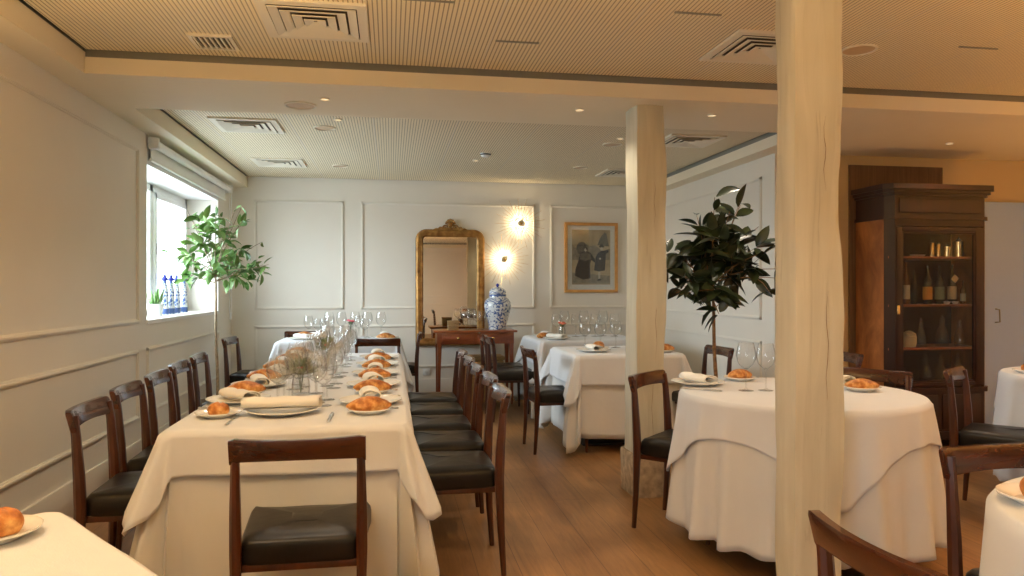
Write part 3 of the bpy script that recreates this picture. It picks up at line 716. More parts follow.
# ---------------------------------------------------------------- tableware prototypes (local z = 0 at what carries them)
def proto(name, cat): return thing(name, 'prototype piece of tableware here', cat)
def make_glass(h=0.205, rb=0.046):
    t = proto('wine_glass', 'wine glass'); s = h / 0.205
    b = B(); prof = [(0.036, 0.002), (0.030, 0.003), (0.010, 0.006), (0.0042, 0.014), (0.0038, 0.05 * s), (0.005, 0.088 * s), (0.012, 0.094 * s)]
    prof = [(0, 0.0005), (0.036, 0.0005)] + prof + [(0.005, 0.094 * s), (0, 0.096 * s)]
    b.lathe(prof, 20); mesh_obj('stem', b, 'glassfoot', t)
    b = B(); bowl = [(0.004, 0.092), (0.020, 0.100), (0.036, 0.114), (0.044, 0.132), (rb, 0.148), (0.0445, 0.168), (0.039, 0.190), (0.0345, 0.205)]
    b.lathe([(r, z * s) for r, z in bowl], 24); mesh_obj('bowl', b, 'glass', t)
    reg(t); return t
GL = make_glass(); GLT = make_glass(0.235, 0.048)
def make_plate(r, mat='porcelain', name='dinner_plate'):
    t = proto(name, 'plate'); b = B()
    b.lathe([(0, 0.004), (r * 0.62, 0.005), (r * 0.68, 0.010), (r * 0.97, 0.019), (r, 0.021), (r * 0.98, 0.017), (r * 0.66, 0.004), (r * 0.6, 0.0), (0, 0.0)], 36)
    mesh_obj('dish', b, mat, t); b = B(); b.lathe([(r * 0.975, 0.0205), (r * 0.99, 0.0222), (r * 1.003, 0.0205), (r * 0.99, 0.019)], 36); mesh_obj('rim', b, mat, t); reg(t); return t
PL = make_plate(0.138); BP = make_plate(0.088, name='bread_plate')
def make_bread(kind):
    t = bmesh.new(); bmesh.ops.create_uvsphere(t, u_segments=28, v_segments=16, radius=1)
    for v in t.verts:
        x, y, z = v.co
        if kind == 'roll': x_ = x * 0.086; taper = (1 - abs(x) ** 2.0 * 0.45); y_ = y * 0.046 * taper; z_ = z * 0.036 * taper
        else: x_, y_, z_ = x * 0.045, y * 0.043, z * 0.036
        g = 0.90 + 0.10 * min(1, abs(y + 0.12 * x - 0.1) / 0.10) if z > 0 and kind == 'roll' else 1 - 0.16 * math.exp(-((x - 0.2 + 0.4 * y) / 0.16) ** 2) * (z > 0)
        nn = noise.noise(Vector((x * 2.5, y * 2.5, z * 2.5 + 4))) * 0.005
        v.co = Vector((x_ * (1 + nn), y_ + nn * y, max(-0.6 * 0.036, z_ * g) + nn * 0.5))
    zm = min(v.co.z for v in t.verts)
    for v in t.verts: v.co.z -= zm
    b = B(); b.merge(t); return b
def bread(kind, loc, rz, label, s=1.0):
    key = 'bread_' + kind
    if key not in MESHES:
        o = mesh_obj('bread_roll', make_bread(kind), 'crust', ang=80); MESHES[key] = o
    else:
        o = MESHES[key].copy(); COL.objects.link(o)
    o.location = loc; o.rotation_euler = (0, 0, rz); o.scale = (s, s, s); tag(o, label, 'bread', 'bread rolls on the tables')
    return o
MESHES = {}
def napkin_mesh(L, W, H, flat=False):
    b = B(); n = 40; prof = []
    for k in range(n + 1):
        t = k / n; a = -PI * 0.55 + t * PI * 3.1; q = 1 - 0.48 * t
        y = math.cos(a) * W / 2 * q; z = H / 2 + math.sin(a) * H / 2 * q * 0.96
        prof.append((y, z))
    rows = []
    for i in range(9):
        u = -1 + i / 4.0; sc_ = 1 + (0.05 * math.sin(i * 1.9)); rows.append([Vector((u * L / 2 + 0.004 * math.sin(y * 60), y * sc_ + 0.006 * math.sin(u * 2), z * sc_)) for (y, z) in prof])
    b.grid(rows); zm = min(v.co.z for v in b.bm.verts)
    for v in b.bm.verts: v.co.z -= zm - 0.003
    return b
def napkin(kind, loc, rz, label):
    key = 'nap_' + kind
    if key not in MESHES:
        dims = {'roll': (0.15, 0.098, 0.062), 'wide': (0.30, 0.115, 0.050), 'long': (0.21, 0.09, 0.05)}[kind]
        MESHES[key] = o = mesh_obj('napkin', napkin_mesh(*dims), 'napkin', solid=0.004, ang=80)
    else: o = MESHES[key].copy(); COL.objects.link(o)
    o.location = loc; o.rotation_euler = (0, 0, rz); tag(o, label, 'napkin', 'folded napkins on plates'); return o
def make_fork():
    b = B(); b.tube([(0, -0.10, 0.003), (0, -0.02, 0.004), (0, 0.03, 0.005), (0, 0.05, 0.004)], [0.006, 0.003, 0.003, 0.009], 6, ref=(0, 0, 1), flat=0.4)
    for k in range(4):
        x = -0.0085 + 0.0057 * k; b.tube([(x, 0.045, 0.004), (x, 0.07, 0.003), (x, 0.095, 0.006)], [0.002, 0.0018, 0.001], 5)
    return b
def make_knife():
    b = B(); b.tube([(0, -0.11, 0.004), (0, -0.02, 0.004)], [0.0065, 0.0045], 8, flat=0.7); b.prism([(-0.006, -0.02), (0.006, -0.02), (0.009, 0.07), (0.004, 0.105), (-0.004, 0.11), (-0.006, 0.05)], 0.0025, 0.0045); return b
def cutlery(kind, loc, rz, label):
    if kind not in MESHES: MESHES[kind] = o = mesh_obj('table_' + kind, make_fork() if kind == 'fork' else make_knife(), 'steel')
    else: o = MESHES[kind].copy(); COL.objects.link(o)
    o.location = loc; o.rotation_euler = (0, 0, rz); tag(o, label, kind, 'cutlery at the place settings')
ZI = ZO + 0.0022
def setting(x, y, ang, where, glasses=3, nap='roll', br='roll', cut=True, bx=-0.215, by=-0.01, gdx=0.0, gl=(0.20, 0.06), bang=0, napang=0, plate=True):
    """ang: direction the diner looks; plate centre x, y"""
    a = math.radians(ang); f = Vector((math.cos(a), math.sin(a))); r = Vector((f.y, -f.x)); c = Vector((x, y)); la = a - PI / 2
    def P(u, v, z=ZI): q = c + r * u + f * v; return (q.x, q.y, z)
    if plate:
        place(PL, P(0, 0), 0, 'white dinner plate ' + where, 'dinner plates')
        napkin(nap, P(0, 0, ZI + 0.008 if nap != 'wide' else ZI + 0.020), la + math.radians(napang), 'folded cream napkin on the plate ' + where)
    if br:
        place(BP, P(bx, by), 0, 'small white bread plate ' + where, 'bread plates')
        bread(br, P(bx, by, ZI + 0.0055), (math.radians(bang) if br == 'roll' else la), 'golden bread roll on a small plate ' + where, 1.08 if br == 'roll' else 0.92)
    if cut:
        cutlery('fork', P(-0.165, -0.02), la, 'steel fork left of the plate ' + where); cutlery('knife', P(0.165, -0.02), la, 'steel knife right of the plate ' + where)
    for k in range(glasses):
        place(GL if k != 1 else GLT, P(gdx - 0.06 + 0.085 * k, gl[0] + gl[1] * (k % 2)), 0, ['left wine glass ', 'taller middle wine glass ', 'right wine glass '][k] + where, 'wine glasses')
for i, y in enumerate((3.42, 3.93, 4.43, 4.93, 5.43)):
    setting(-0.672, y - 0.02, 0, 'at the %s window-side place of the long table' % ORD[i], nap='long', napang=(38, 12, -8, 15, 5)[i], gdx=0.02, gl=(0.19, 0.035))
for i, y in enumerate((3.27, 3.83, 4.33, 4.84, 5.34)):
    setting(-0.088, y, 180, 'at the %s aisle-side place of the long table' % ORD[i], nap='roll', bx=-0.25, by=0.0, gdx=0.02, gl=(0.20, 0.04), bang=(8, 0, -10, 12, 5)[i], napang=(0, 6, -5, 8, 2)[i])
setting(-0.435, 3.06, 90, 'at the near head of the long table', nap='wide', br='bun', bx=-0.24, by=-0.03, gl=(0.26, 0.03), gdx=0.0, cut=False)
cutlery('fork', (-0.605, 2.93, ZI), 0, 'steel fork left of the plate at the near head of the long table')
cutlery('knife', (-0.235, 2.93, ZI), 0, 'steel knife right of the plate at the near head of the long table')
for (x, y, nm, k) in ((-0.36, 3.62, 'behind the near glass vase', 0), (-0.47, 3.78, 'left of middle of long table, third row', 1), (-0.30, 4.22, 'right of middle of long table, halfway', 0), (-0.42, 4.75, 'at the middle of long table beyond the second vase', 1), (-0.28, 5.2, 'toward the far end middle of the long table', 0), (-0.45, 5.5, 'at the far end middle of the long table', 1)):
    place(GLT if k else GL, (x, y, ZI), 0, 'extra wine glass ' + nm, 'wine glasses')
# back left table
setting(-0.86, 7.42, 0, 'on the left of the back left table', glasses=2, cut=False, nap='long', napang=40)
setting(-0.06, 7.45, 180, 'on the right of the back left table', glasses=2, cut=False, bx=-0.19)
setting(-0.78, 7.68, 270, 'on the wall side of the back left table', glasses=2, cut=False, br=None, nap='long')
for k, (x, nm) in enumerate(((-0.62, 'leftmost'), (-0.50, 'second from left'), (-0.36, 'third from left'), (-0.24, 'fourth from left'), (-0.10, 'rightmost'))):
    place(GLT, (x, 7.58 + 0.04 * (k % 2), ZI), 0, 'tall wine glass in middle row of back left table, ' + nm, 'wine glasses', 1.12)
# nearer square table
setting(1.60, 5.62, 0, 'on the left of the nearer square table', glasses=0, cut=False, nap='long', bx=-0.20, by=0.10, bang=60)
setting(2.12, 5.66, 180, 'on the right of the nearer square table', glasses=0, cut=False, bx=-0.17, by=-0.02)
for k, (x, y, nm) in enumerate(((1.62, 5.95, 'leftmost'), (1.74, 5.90, 'second from left'), (1.90, 5.98, 'third from left'), (2.04, 5.92, 'rightmost'))):
    place(GL, (x, y, ZI), 0, 'wine glass on the nearer square table, ' + nm, 'wine glasses', 1.12)
# farther square table
setting(1.62, 7.02, 0, 'on the near left of farther square table', glasses=0, cut=False, nap='long', br=None, napang=30)
setting(1.60, 7.42, 0, 'on the far left of farther square table', glasses=0, cut=False, nap='long', bx=0.0, by=-0.01, br=None)
bread('roll', (1.53, 7.22, ZI), 0.4, 'golden bread roll on the cloth between plates of the farther square table')
for k in range(7):
    place(GLT if k % 2 else GL, (1.70 + 0.105 * k, 7.38 + 0.07 * (k % 2), ZI), 0, 'wine glass on the farther square table, %s from left' % (ORD + ['seventh'])[k], 'wine glasses', 1.15)
# round table
setting(1.60, 3.62, -25, 'on the left of the round table', glasses=0, cut=False, nap='long', br=None, napang=38)
place(BP, (1.90, 3.74, ZI), 0, 'small white bread plate at the back of the round table', 'bread plates'); bread('roll', (1.90, 3.74, ZI + 0.0055), 0.3, 'golden bread roll behind the two wine glasses on the round table')
place(GLT, (1.74, 3.36, ZI), 0, 'left of the two tall wine glasses on the round table', 'wine glasses', 1.02)
place(GLT, (1.84, 3.35, ZI), 0, 'right of the two tall wine glasses on the round table', 'wine glasses', 1.0)
setting(2.315, 3.50, 215, 'on the right of the round table', glasses=0, cut=False, nap='long', br=None, napang=-30)
place(BP, (2.31, 3.27, ZI), 0, 'small white bread plate at the right edge of the round table', 'bread plates'); bread('roll', (2.31, 3.27, ZI + 0.0055), -0.4, 'golden bread roll at the right edge of the round table', 0.95)
cutlery('knife', (1.42 + 0.10, 3.42, ZI), 0.9, 'steel knife left of the plate on the round table')
cutlery('fork', (1.86, 3.10, ZI), -0.7, 'steel fork near the front of the round table')
# near right, near left and far right tables
place(BP, (1.525, 1.485, ZI), 0, 'white bread plate on the near right table', 'bread plates', 1.1); bread('bun', (1.53, 1.48, ZI + 0.006), 0.2, 'round brown bread bun on the near right table', 1.25)
cutlery('fork', (1.50, 1.27, ZI), -1.1, 'steel fork at the right edge on the near right table')
place(BP, (-0.80, 1.63, ZI), 0, 'white bread plate on the near left table', 'bread plates', 1.0); bread('bun', (-0.79, 1.635, ZI + 0.006), 0.6, 'round brown bread bun on the near left table', 0.95)
place(BP, (3.78, 3.78, ZI), 0, 'white bread plate on the far right table', 'bread plates', 1.0); bread('bun', (3.78, 3.78, ZI + 0.006), 0.6, 'bread bun on the far right table by the door', 1.0)

# small vases with flowers
def vase(x, y, label, kind, rr=0.034, h=0.085):
    t = thing('flower_vase', label, 'vase', (x, y, ZI))
    b = B(); b.lathe([(0, 0.0), (rr * 0.8, 0.0), (rr, 0.01), (rr, h * 0.6), (rr * 0.86, h), (rr * 0.80, h), (rr * 0.92, h * 0.6), (rr * 0.9, 0.02), (0, 0.015)], 20); mesh_obj('glass_jar', b, 'glass', t)
    q = random.Random(label); b = B()
    for k in range(7):
        a = k * 2.4; b.tube([(0, 0, 0.02), (0.010 * math.cos(a), 0.010 * math.sin(a), h), (0.028 * math.cos(a), 0.028 * math.sin(a), h + 0.03)], 0.0016, 5)
    mesh_obj('stems', b, 'succ', t)
    b = B()
    for k in range(70 if kind == 'succ' else 14):
        a = q.uniform(0, 2 * PI); el = q.uniform(0.1, 1.3); L = q.uniform(0.035, 0.055) * (1.7 if kind == 'succ' else 1.0); c = Vector((0, 0, h + 0.004)); d = Vector((math.cos(a) * math.cos(el), math.sin(a) * math.cos(el), math.sin(el)))
        sd = d.cross(Vector((0, 0, 1))).normalized() * L * 0.26
        p0, p1, p2 = c, c + d * L * 0.55, c + d * L * 1.1; n0 = len(b.bm.faces)
        vs = [b.bm.verts.new(v) for v in (p0, p1 + sd, p2, p1 - sd)]; b.bm.faces.new(vs)
    mesh_obj('foliage', b, 'succ', t, solid=0.0015)
    b = B()
    for k in range({'succ': 3, 'pink': 4, 'coral': 5}[kind]):
        a = k * 2.1 + 0.4; rr_ = q.uniform(0.012, 0.034); c = Vector((rr_ * math.cos(a), rr_ * math.sin(a), h + 0.03 + q.uniform(0, 0.025)))
        for j in range(9):
            aa = j * 2.4; e = 0.012 * (0.3 + j / 9); b.ball(c + Vector((math.cos(aa) * e, math.sin(aa) * e, 0.008 - j * 0.001)), 0.009, (1, 1, 0.6), 8)
    mesh_obj('blossom', b, {'succ': 'succred', 'pink': 'red', 'coral': 'coral'}[kind], t)
vase(-0.415, 3.50, 'clear glass vase with green and russet leaves, nearest on the long table', 'succ', 0.042, 0.10)
vase(-0.385, 4.62, 'clear glass vase with russet leaves halfway down the long table', 'succ', 0.042, 0.12)
vase(-0.40, 7.45, 'small vase with pink flower on the back left table', 'pink', 0.03, 0.14)
vase(1.93, 5.66, 'small vase with coral flowers on the nearer square table', 'coral', 0.036, 0.10)
vase(1.72, 7.20, 'small vase with coral pink flowers on the farther square table', 'coral', 0.034, 0.11)

# ---------------------------------------------------------------- console table group
CTX, CTY = 0.90, 7.93
t = thing('console_table', 'reddish mahogany console table with two drawers against the back wall', 'side table', (CTX, CTY, 0))
b = B(); b.box((0, 0, 0.792), (0.90, 0.42, 0.022), 0.005); mesh_obj('tabletop', b, 'mahog', t)
b = B(); b.box((0, 0, 0.72), (0.83, 0.37, 0.122), 0.003); mesh_obj('apron', b, 'mahog', t)
for s in (-1, 1):
    b = B(); b.box((s * 0.19, -0.187, 0.722), (0.34, 0.012, 0.095), 0.004); d_ = mesh_obj('drawer', b, 'mahog', t)
    b = B(); b.ball((s * 0.19, -0.200, 0.722), 0.013, (1.3, 0.8, 1.0)); b.lathe([(0, 0), (0.001, 0)], 4, (s * 0.19, -0.195, 0.722)); mesh_obj('knob', b, 'brass', d_)
    for q_ in (-1, 1):
        b = B(); b.tube([(s * 0.395, q_ * 0.165, 0), (s * 0.392, q_ * 0.165, 0.35), (s * 0.388, q_ * 0.162, 0.665)], [0.016, 0.022, 0.033], 4, ref=(0, 1, 0)); mesh_obj('leg', b, 'mahogleg', t)
ZK = 0.804
prof = [(0, 0), (0.095, 0), (0.098, 0.012), (0.100, 0.05), (0.118, 0.12), (0.140, 0.20), (0.150, 0.255), (0.146, 0.295), (0.125, 0.33), (0.100, 0.348), (0.086, 0.356)]
t = thing('ginger_jar', 'large blue and white lidded ginger jar on the console table', 'vase', (1.165, 7.95, ZK))
b = B(); b.lathe(prof + [(0.084, 0.352), (0, 0.35)], 40); mesh_obj('body', b, 'delft', t)
b = B(); b.lathe([(0.094, 0.350), (0.096, 0.385), (0.092, 0.392), (0.095, 0.41), (0.086, 0.43), (0.065, 0.45), (0.035, 0.462), (0.012, 0.466), (0, 0.466)], 36); ld = mesh_obj('lid', b, 'delft', t)
b = B(); b.lathe([(0.014, 0.463), (0.010, 0.472), (0.019, 0.482), (0.019, 0.492), (0.008, 0.503), (0, 0.508)], 16); mesh_obj('knob', b, 'cobalt', ld)
t = thing('wicker_box', 'small square woven box on the console table', 'box', (0.665, 7.88, ZK)); b = B(); b.box((0, 0, 0.045), (0.115, 0.10, 0.09), 0.006); mesh_obj('body', b, 'wicker', t)
b = B(); b.box((0, 0, 0.095), (0.12, 0.105, 0.014), 0.004); mesh_obj('lid', b, 'wicker', t)
for k, (x, y, nm) in enumerate(((0.80, 7.86, 'leftmost of four'), (0.865, 7.93, 'second from left of four'), (0.92, 7.83, 'third from left of four'), (0.985, 7.88, 'rightmost of four'))):
    place(GL if k != 1 else GLT, (x, y, ZK + 0.0005), 0, 'wine glass standing on the console table, ' + nm, 'wine glasses')
t = thing('wicker_hamper', 'woven hamper on the floor under the console table', 'basket', (1.0, 8.05, 0)); b = B(); b.box((0, 0, 0.23), (0.46, 0.30, 0.46), 0.015); mesh_obj('body', b, 'wicker', t)
b = B(); b.box((0, 0, 0.485), (0.48, 0.32, 0.04), 0.01); mesh_obj('lid', b, 'wicker', t)

# mirror
t = thing('gilt_mirror', 'tall gilt framed mirror with carved crest on the back wall', 'mirror', (0.672, YB - 0.018, 0.60))
def mframe(w, h, rc, n=10):
    p = [(-w / 2, 0), (-w / 2, h - rc)]
    p += [(-w / 2 + rc - rc * math.cos(a), h - rc + rc * math.sin(a)) for a in [PI / 2 * k / n for k in range(1, n + 1)]]
    p += [(w / 2 - rc + rc * math.sin(a), h - rc + rc * math.cos(a)) for a in [PI / 2 * k / n for k in range(0, n + 1)]]
    return p + [(w / 2, 0)]
W_, H_ = 0.79, 1.33
rows = []
for (ins, y) in ((0.0, 0.012), (0.0, -0.02), (0.012, -0.035), (0.035, -0.040), (0.055, -0.026), (0.07, -0.032), (0.082, -0.02), (0.088, 0.0)):
    rows.append([Vector((x, y, z + ins)) for (x, z) in mframe(W_ - 2 * ins, H_ - 2 * ins, max(0.03, 0.12 - ins))])
b = B(); b.grid([list(r) for r in zip(*rows)] + [[r[0] for r in rows]]); mesh_obj('frame', b, 'gilt', t, ang=60)
b = B(); p = mframe(W_ - 0.165, H_ - 0.165, 0.05); b.prism([(x, z + 0.083) for x, z in p], 0.0, 0.006, Matrix.Rotation(PI / 2, 4, 'X')); mesh_obj('mirror_glass', b, 'mirror', t, smooth=False)
b = B()
for s in (-1, 1):
    for (cx, cz, r_, turns) in ((0.055, H_ + 0.018, 0.032, 1.5), (0.11, H_ + 0.004, 0.022, 1.4), (0.03, H_ + 0.062, 0.024, 1.4)):
        b.tube([(s * (cx + r_ * (1 - k / 26) * math.cos(k * turns * 2 * PI / 22)), -0.03, cz + r_ * (1 - k / 26) * math.sin(k * turns * 2 * PI / 22)) for k in range(23)], [0.011 - 0.0003 * k for k in range(23)], 7)
    b.tube([(s * 0.12, -0.03, H_ - 0.004), (s * 0.165, -0.03, H_ + 0.006), (s * 0.20, -0.03, H_ - 0.008)], [0.014, 0.01, 0.004], 7)
for k in range(5):
    a = PI * (0.15 + 0.7 * k / 4); b.ball((0.045 * math.cos(a), -0.032, H_ + 0.055 + 0.05 * math.sin(a)), 0.018, (1, 0.7, 1), 10)
b.ball((0, -0.035, H_ + 0.055), 0.03, (1, 0.6, 1.1), 12); b.box((0, -0.02, H_ + 0.01), (0.22, 0.025, 0.03), 0.008)
mesh_obj('crest', b, 'gilt', t)

# sunburst wall lamps
def sunlamp(x, z, label):
    t = thing('sunburst_lamp', label, 'wall lamp', (x, YB, z)); RX = Matrix.Rotation(PI / 2, 4, 'X')
    def lat(prof, mat, nm, n=24):
        b = B(); b.lathe(prof, n); b.bm.transform(RX); mesh_obj(nm, b, mat, t)
    lat([(0, 0.0), (0.055, 0.0), (0.055, 0.008), (0.02, 0.012), (0.003, 0.016), (0.003, 0.07), (0, 0.07)], 'ventwhite', 'mount')
    lat([(0.02, 0.040), (0.034, 0.046), (0.036, 0.056), (0.02, 0.064), (0, 0.064)], 'glass', 'bulb')
    lat([(0, 0.070), (0.040, 0.070), (0.043, 0.075), (0.040, 0.080), (0.02, 0.083), (0, 0.084)], 'ventwhite', 'cover_disc')
    lat([(0.018, 0.083), (0.019, 0.098), (0.012, 0.106), (0, 0.108)], 'brass', 'finial', 14)
    b = B()
    for k in range(34):
        a = 2 * PI * k / 34; L = 0.30 if k % 2 else 0.24
        b.tube([(0.05 * math.cos(a), -0.018, 0.05 * math.sin(a)), (L * math.cos(a), -0.020, L * math.sin(a))], [0.0022, 0.0012], 5)
    mesh_obj('rays', b, 'brass', t)
    l = bpy.data.lights.new('wall_lamp', 'POINT'); l.energy = 6.5; l.color = (1.0, 0.76, 0.46); l.shadow_soft_size = 0.012
    o = bpy.data.objects.new('wall_lamp_light', l); o.location = (x, YB - 0.054, z); COL.objects.link(o)
sunlamp(1.487, 2.01, 'upper right sunburst wall lamp with radiating rays'); sunlamp(1.29, 1.59, 'lower left sunburst wall lamp above the ginger jar')

# framed print
t = thing('framed_print', 'sepia print of two dark dressed figures in a light wood frame', 'picture', (2.345, YB, 1.205))
w, h = 0.65, 0.83; b = B()
for (a0, a1, c0, c1) in ((-w / 2, w / 2, 0, 0.035), (-w / 2, w / 2, h - 0.035, h), (-w / 2, -w / 2 + 0.035, 0.03, h - 0.03), (w / 2 - 0.035, w / 2, 0.03, h - 0.03)): b.span((a0, -0.03, c0), (a1, 0, c1), 0.003)
MT['framewood'] = wood('honey_frame', (0.52, 0.24, 0.06), (0.72, 0.38, 0.11), (8, 8, 8), 0.4); mesh_obj('frame', b, 'framewood', t)
MT['mat'] = plain('passepartout', (0.74, 0.73, 0.68), 0.7); b = B(); b.span((-w / 2 + 0.03, -0.012, 0.03), (w / 2 - 0.03, -0.008, h - 0.03)); mesh_obj('mount_board', b, 'mat', t, smooth=False)
m, nt, bs = newmat('sepia_print'); v = coords(nt); n = N(nt, 'ShaderNodeTexNoise', Scale=5.0); n.inputs['Detail'].default_value = 5; nt.links.new(v, n.inputs['Vector'])
nt.links.new(ramp(nt, n.outputs['Fac'], [(0.3, (0.34, 0.26, 0.15)), (0.7, (0.58, 0.46, 0.29))]), bs.inputs['Base Color']); MT['sepia'] = m
for nm_, c_ in (('ink', (0.035, 0.032, 0.03)), ('inkmid', (0.16, 0.14, 0.11)), ('inksoft', (0.27, 0.235, 0.17)), ('inkpale', (0.55, 0.5, 0.4))): MT[nm_] = plain('print_' + nm_, c_, 0.8, var=0.25, nscale=30)
b = B(); b.span((-0.235, -0.0135, 0.095), (0.235, -0.012, h - 0.085)); b.mi = 0
def shape(mi, pts, y):   # flat printed shapes, coordinates 0..1 across the sheet
    b.mi = mi; vs = [b.bm.verts.new(Vector((-0.235 + 0.47 * px, y, 0.095 + 0.65 * pz))) for px, pz in pts]; f_ = b.bm.faces.new(vs); f_.material_index = mi
def ell(cx, cz, rx, rz_, n=18): return [(cx + rx * math.cos(2 * PI * k / n), cz + rz_ * math.sin(2 * PI * k / n)) for k in range(n)]
Y1, Y2, Y3, Y4 = -0.0138, -0.0141, -0.0144, -0.0147
shape(3, [(0.01, 0.45), (0.99, 0.45), (0.99, 0.66), (0.80, 0.62), (0.6, 0.72), (0.45, 0.70), (0.30, 0.78), (0.18, 0.76), (0.10, 0.66), (0.01, 0.72)], Y1)
shape(2, [(0.66, 0.72), (0.97, 0.70), (0.93, 0.82), (0.90, 0.93), (0.85, 0.96), (0.76, 0.88), (0.70, 0.80)], Y2)
shape(2, ell(0.25, 0.66, 0.13, 0.12), Y2); shape(3, [(0.01, 0.02), (0.99, 0.02), (0.99, 0.16), (0.01, 0.22)], Y1)
shape(1, [(0.08, 0.16), (0.30, 0.09), (0.48, 0.12), (0.47, 0.35), (0.50, 0.45), (0.60, 0.40), (0.60, 0.46), (0.48, 0.58), (0.36, 0.62), (0.22, 0.58), (0.16, 0.42), (0.09, 0.28)], Y3)
shape(2, [(0.22, 0.56), (0.36, 0.60), (0.48, 0.56), (0.50, 0.47), (0.34, 0.43), (0.20, 0.46)], Y4); shape(4, ell(0.355, 0.635, 0.035, 0.033), Y4); shape(1, [(0.30, 0.66), (0.35, 0.70), (0.40, 0.66), (0.39, 0.60), (0.41, 0.66), (0.35, 0.69)], Y4)
shape(1, [(0.58, 0.26), (0.70, 0.24), (0.86, 0.26), (0.88, 0.50), (0.88, 0.56), (0.96, 0.60), (0.93, 0.64), (0.84, 0.62), (0.78, 0.62), (0.68, 0.58), (0.62, 0.50), (0.60, 0.40)], Y3)
shape(4, ell(0.77, 0.655, 0.036, 0.034), Y4); shape(1, ell(0.77, 0.695, 0.075, 0.016), Y4); shape(1, [(0.72, 0.69), (0.82, 0.69), (0.80, 0.735), (0.74, 0.735)], Y4)
shape(4, [(0.68, 0.24), (0.735, 0.24), (0.74, 0.11), (0.69, 0.10)], Y3); shape(1, [(0.64, 0.07), (0.75, 0.075), (0.75, 0.11), (0.69, 0.105)], Y4); shape(4, ell(0.73, 0.475, 0.03, 0.02), Y4)
mesh_obj('print', b, ['sepia', 'ink', 'inkmid', 'inksoft', 'inkpale'], t, smooth=False)
b = B(); b.span((-w / 2 + 0.03, -0.0185, 0.03), (w / 2 - 0.03, -0.0175, h - 0.03)); mesh_obj('glazing', b, 'pane', t, smooth=False)

# wall socket under the console
t = thing('wall_socket', 'white wall socket low on back wall under the console table', 'socket', (0.40, YB - 0.0005, 0.30)); b = B(); b.box((0, -0.005, 0), (0.08, 0.01, 0.08), 0.004); mesh_obj('cover_plate', b, 'white', t)
b = B(); b.ball((0, -0.010, 0), 0.018, (1, 0.15, 1)); mesh_obj('outlet', b, 'mat', t)

# ---------------------------------------------------------------- window sill things
def sill_bottle(x, y, label):
    t = thing('ceramic_bottle', label, 'bottle', (x, y, WZ0), 0, 'painted bottles on the window sill')
    b = B(); b.lathe([(0, 0), (0.031, 0), (0.033, 0.01), (0.033, 0.055), (0.029, 0.07), (0.030, 0.16), (0.026, 0.22), (0.017, 0.26), (0.014, 0.29), (0.020, 0.30), (0.018, 0.315), (0.012, 0.32), (0, 0.32)], 20); mesh_obj('body', b, 'decant', t)
    b = B(); b.lathe([(0.018, 0.293), (0.026, 0.298), (0.026, 0.315), (0.016, 0.322), (0.009, 0.345), (0, 0.35)], 14); mesh_obj('stopper', b, 'cobalt', t)
for (y, nm) in ((6.68, 'leftmost of the four'), (6.86, 'second from the left'), (7.03, 'third from the left'), (7.27, 'rightmost of the four')):
    sill_bottle(-1.93, y, 'blue and white painted ceramic bottle on the window sill, ' + nm)
t = thing('sill_plant', 'small green plant in a white pot at the left of the window sill', 'plant', (-1.90, 6.32, WZ0))
b = B(); b.lathe([(0, 0), (0.05, 0), (0.065, 0.09), (0.068, 0.10), (0.06, 0.10), (0.05, 0.08), (0, 0.08)], 20); mesh_obj('pot', b, 'whitecup', t)
b = B(); q = random.Random(3)
for k in range(34):
    a = q.uniform(0, 6.3); L = q.uniform(0.05, 0.17); r_ = q.uniform(0, 0.04); c = Vector((r_ * math.cos(a), r_ * math.sin(a), 0.08)); d = Vector((math.cos(a) * 0.35, math.sin(a) * 0.35, 1)).normalized()
    sd = Vector((-math.sin(a), math.cos(a), 0)) * 0.010; vs = [b.bm.verts.new(z_) for z_ in (c - sd * 0.3, c + d * L * 0.6 - sd, c + d * L, c + d * L * 0.6 + sd, c + sd * 0.3)]; b.bm.faces.new(vs)
mesh_obj('foliage', b, 'leafgreen', t, solid=0.001)

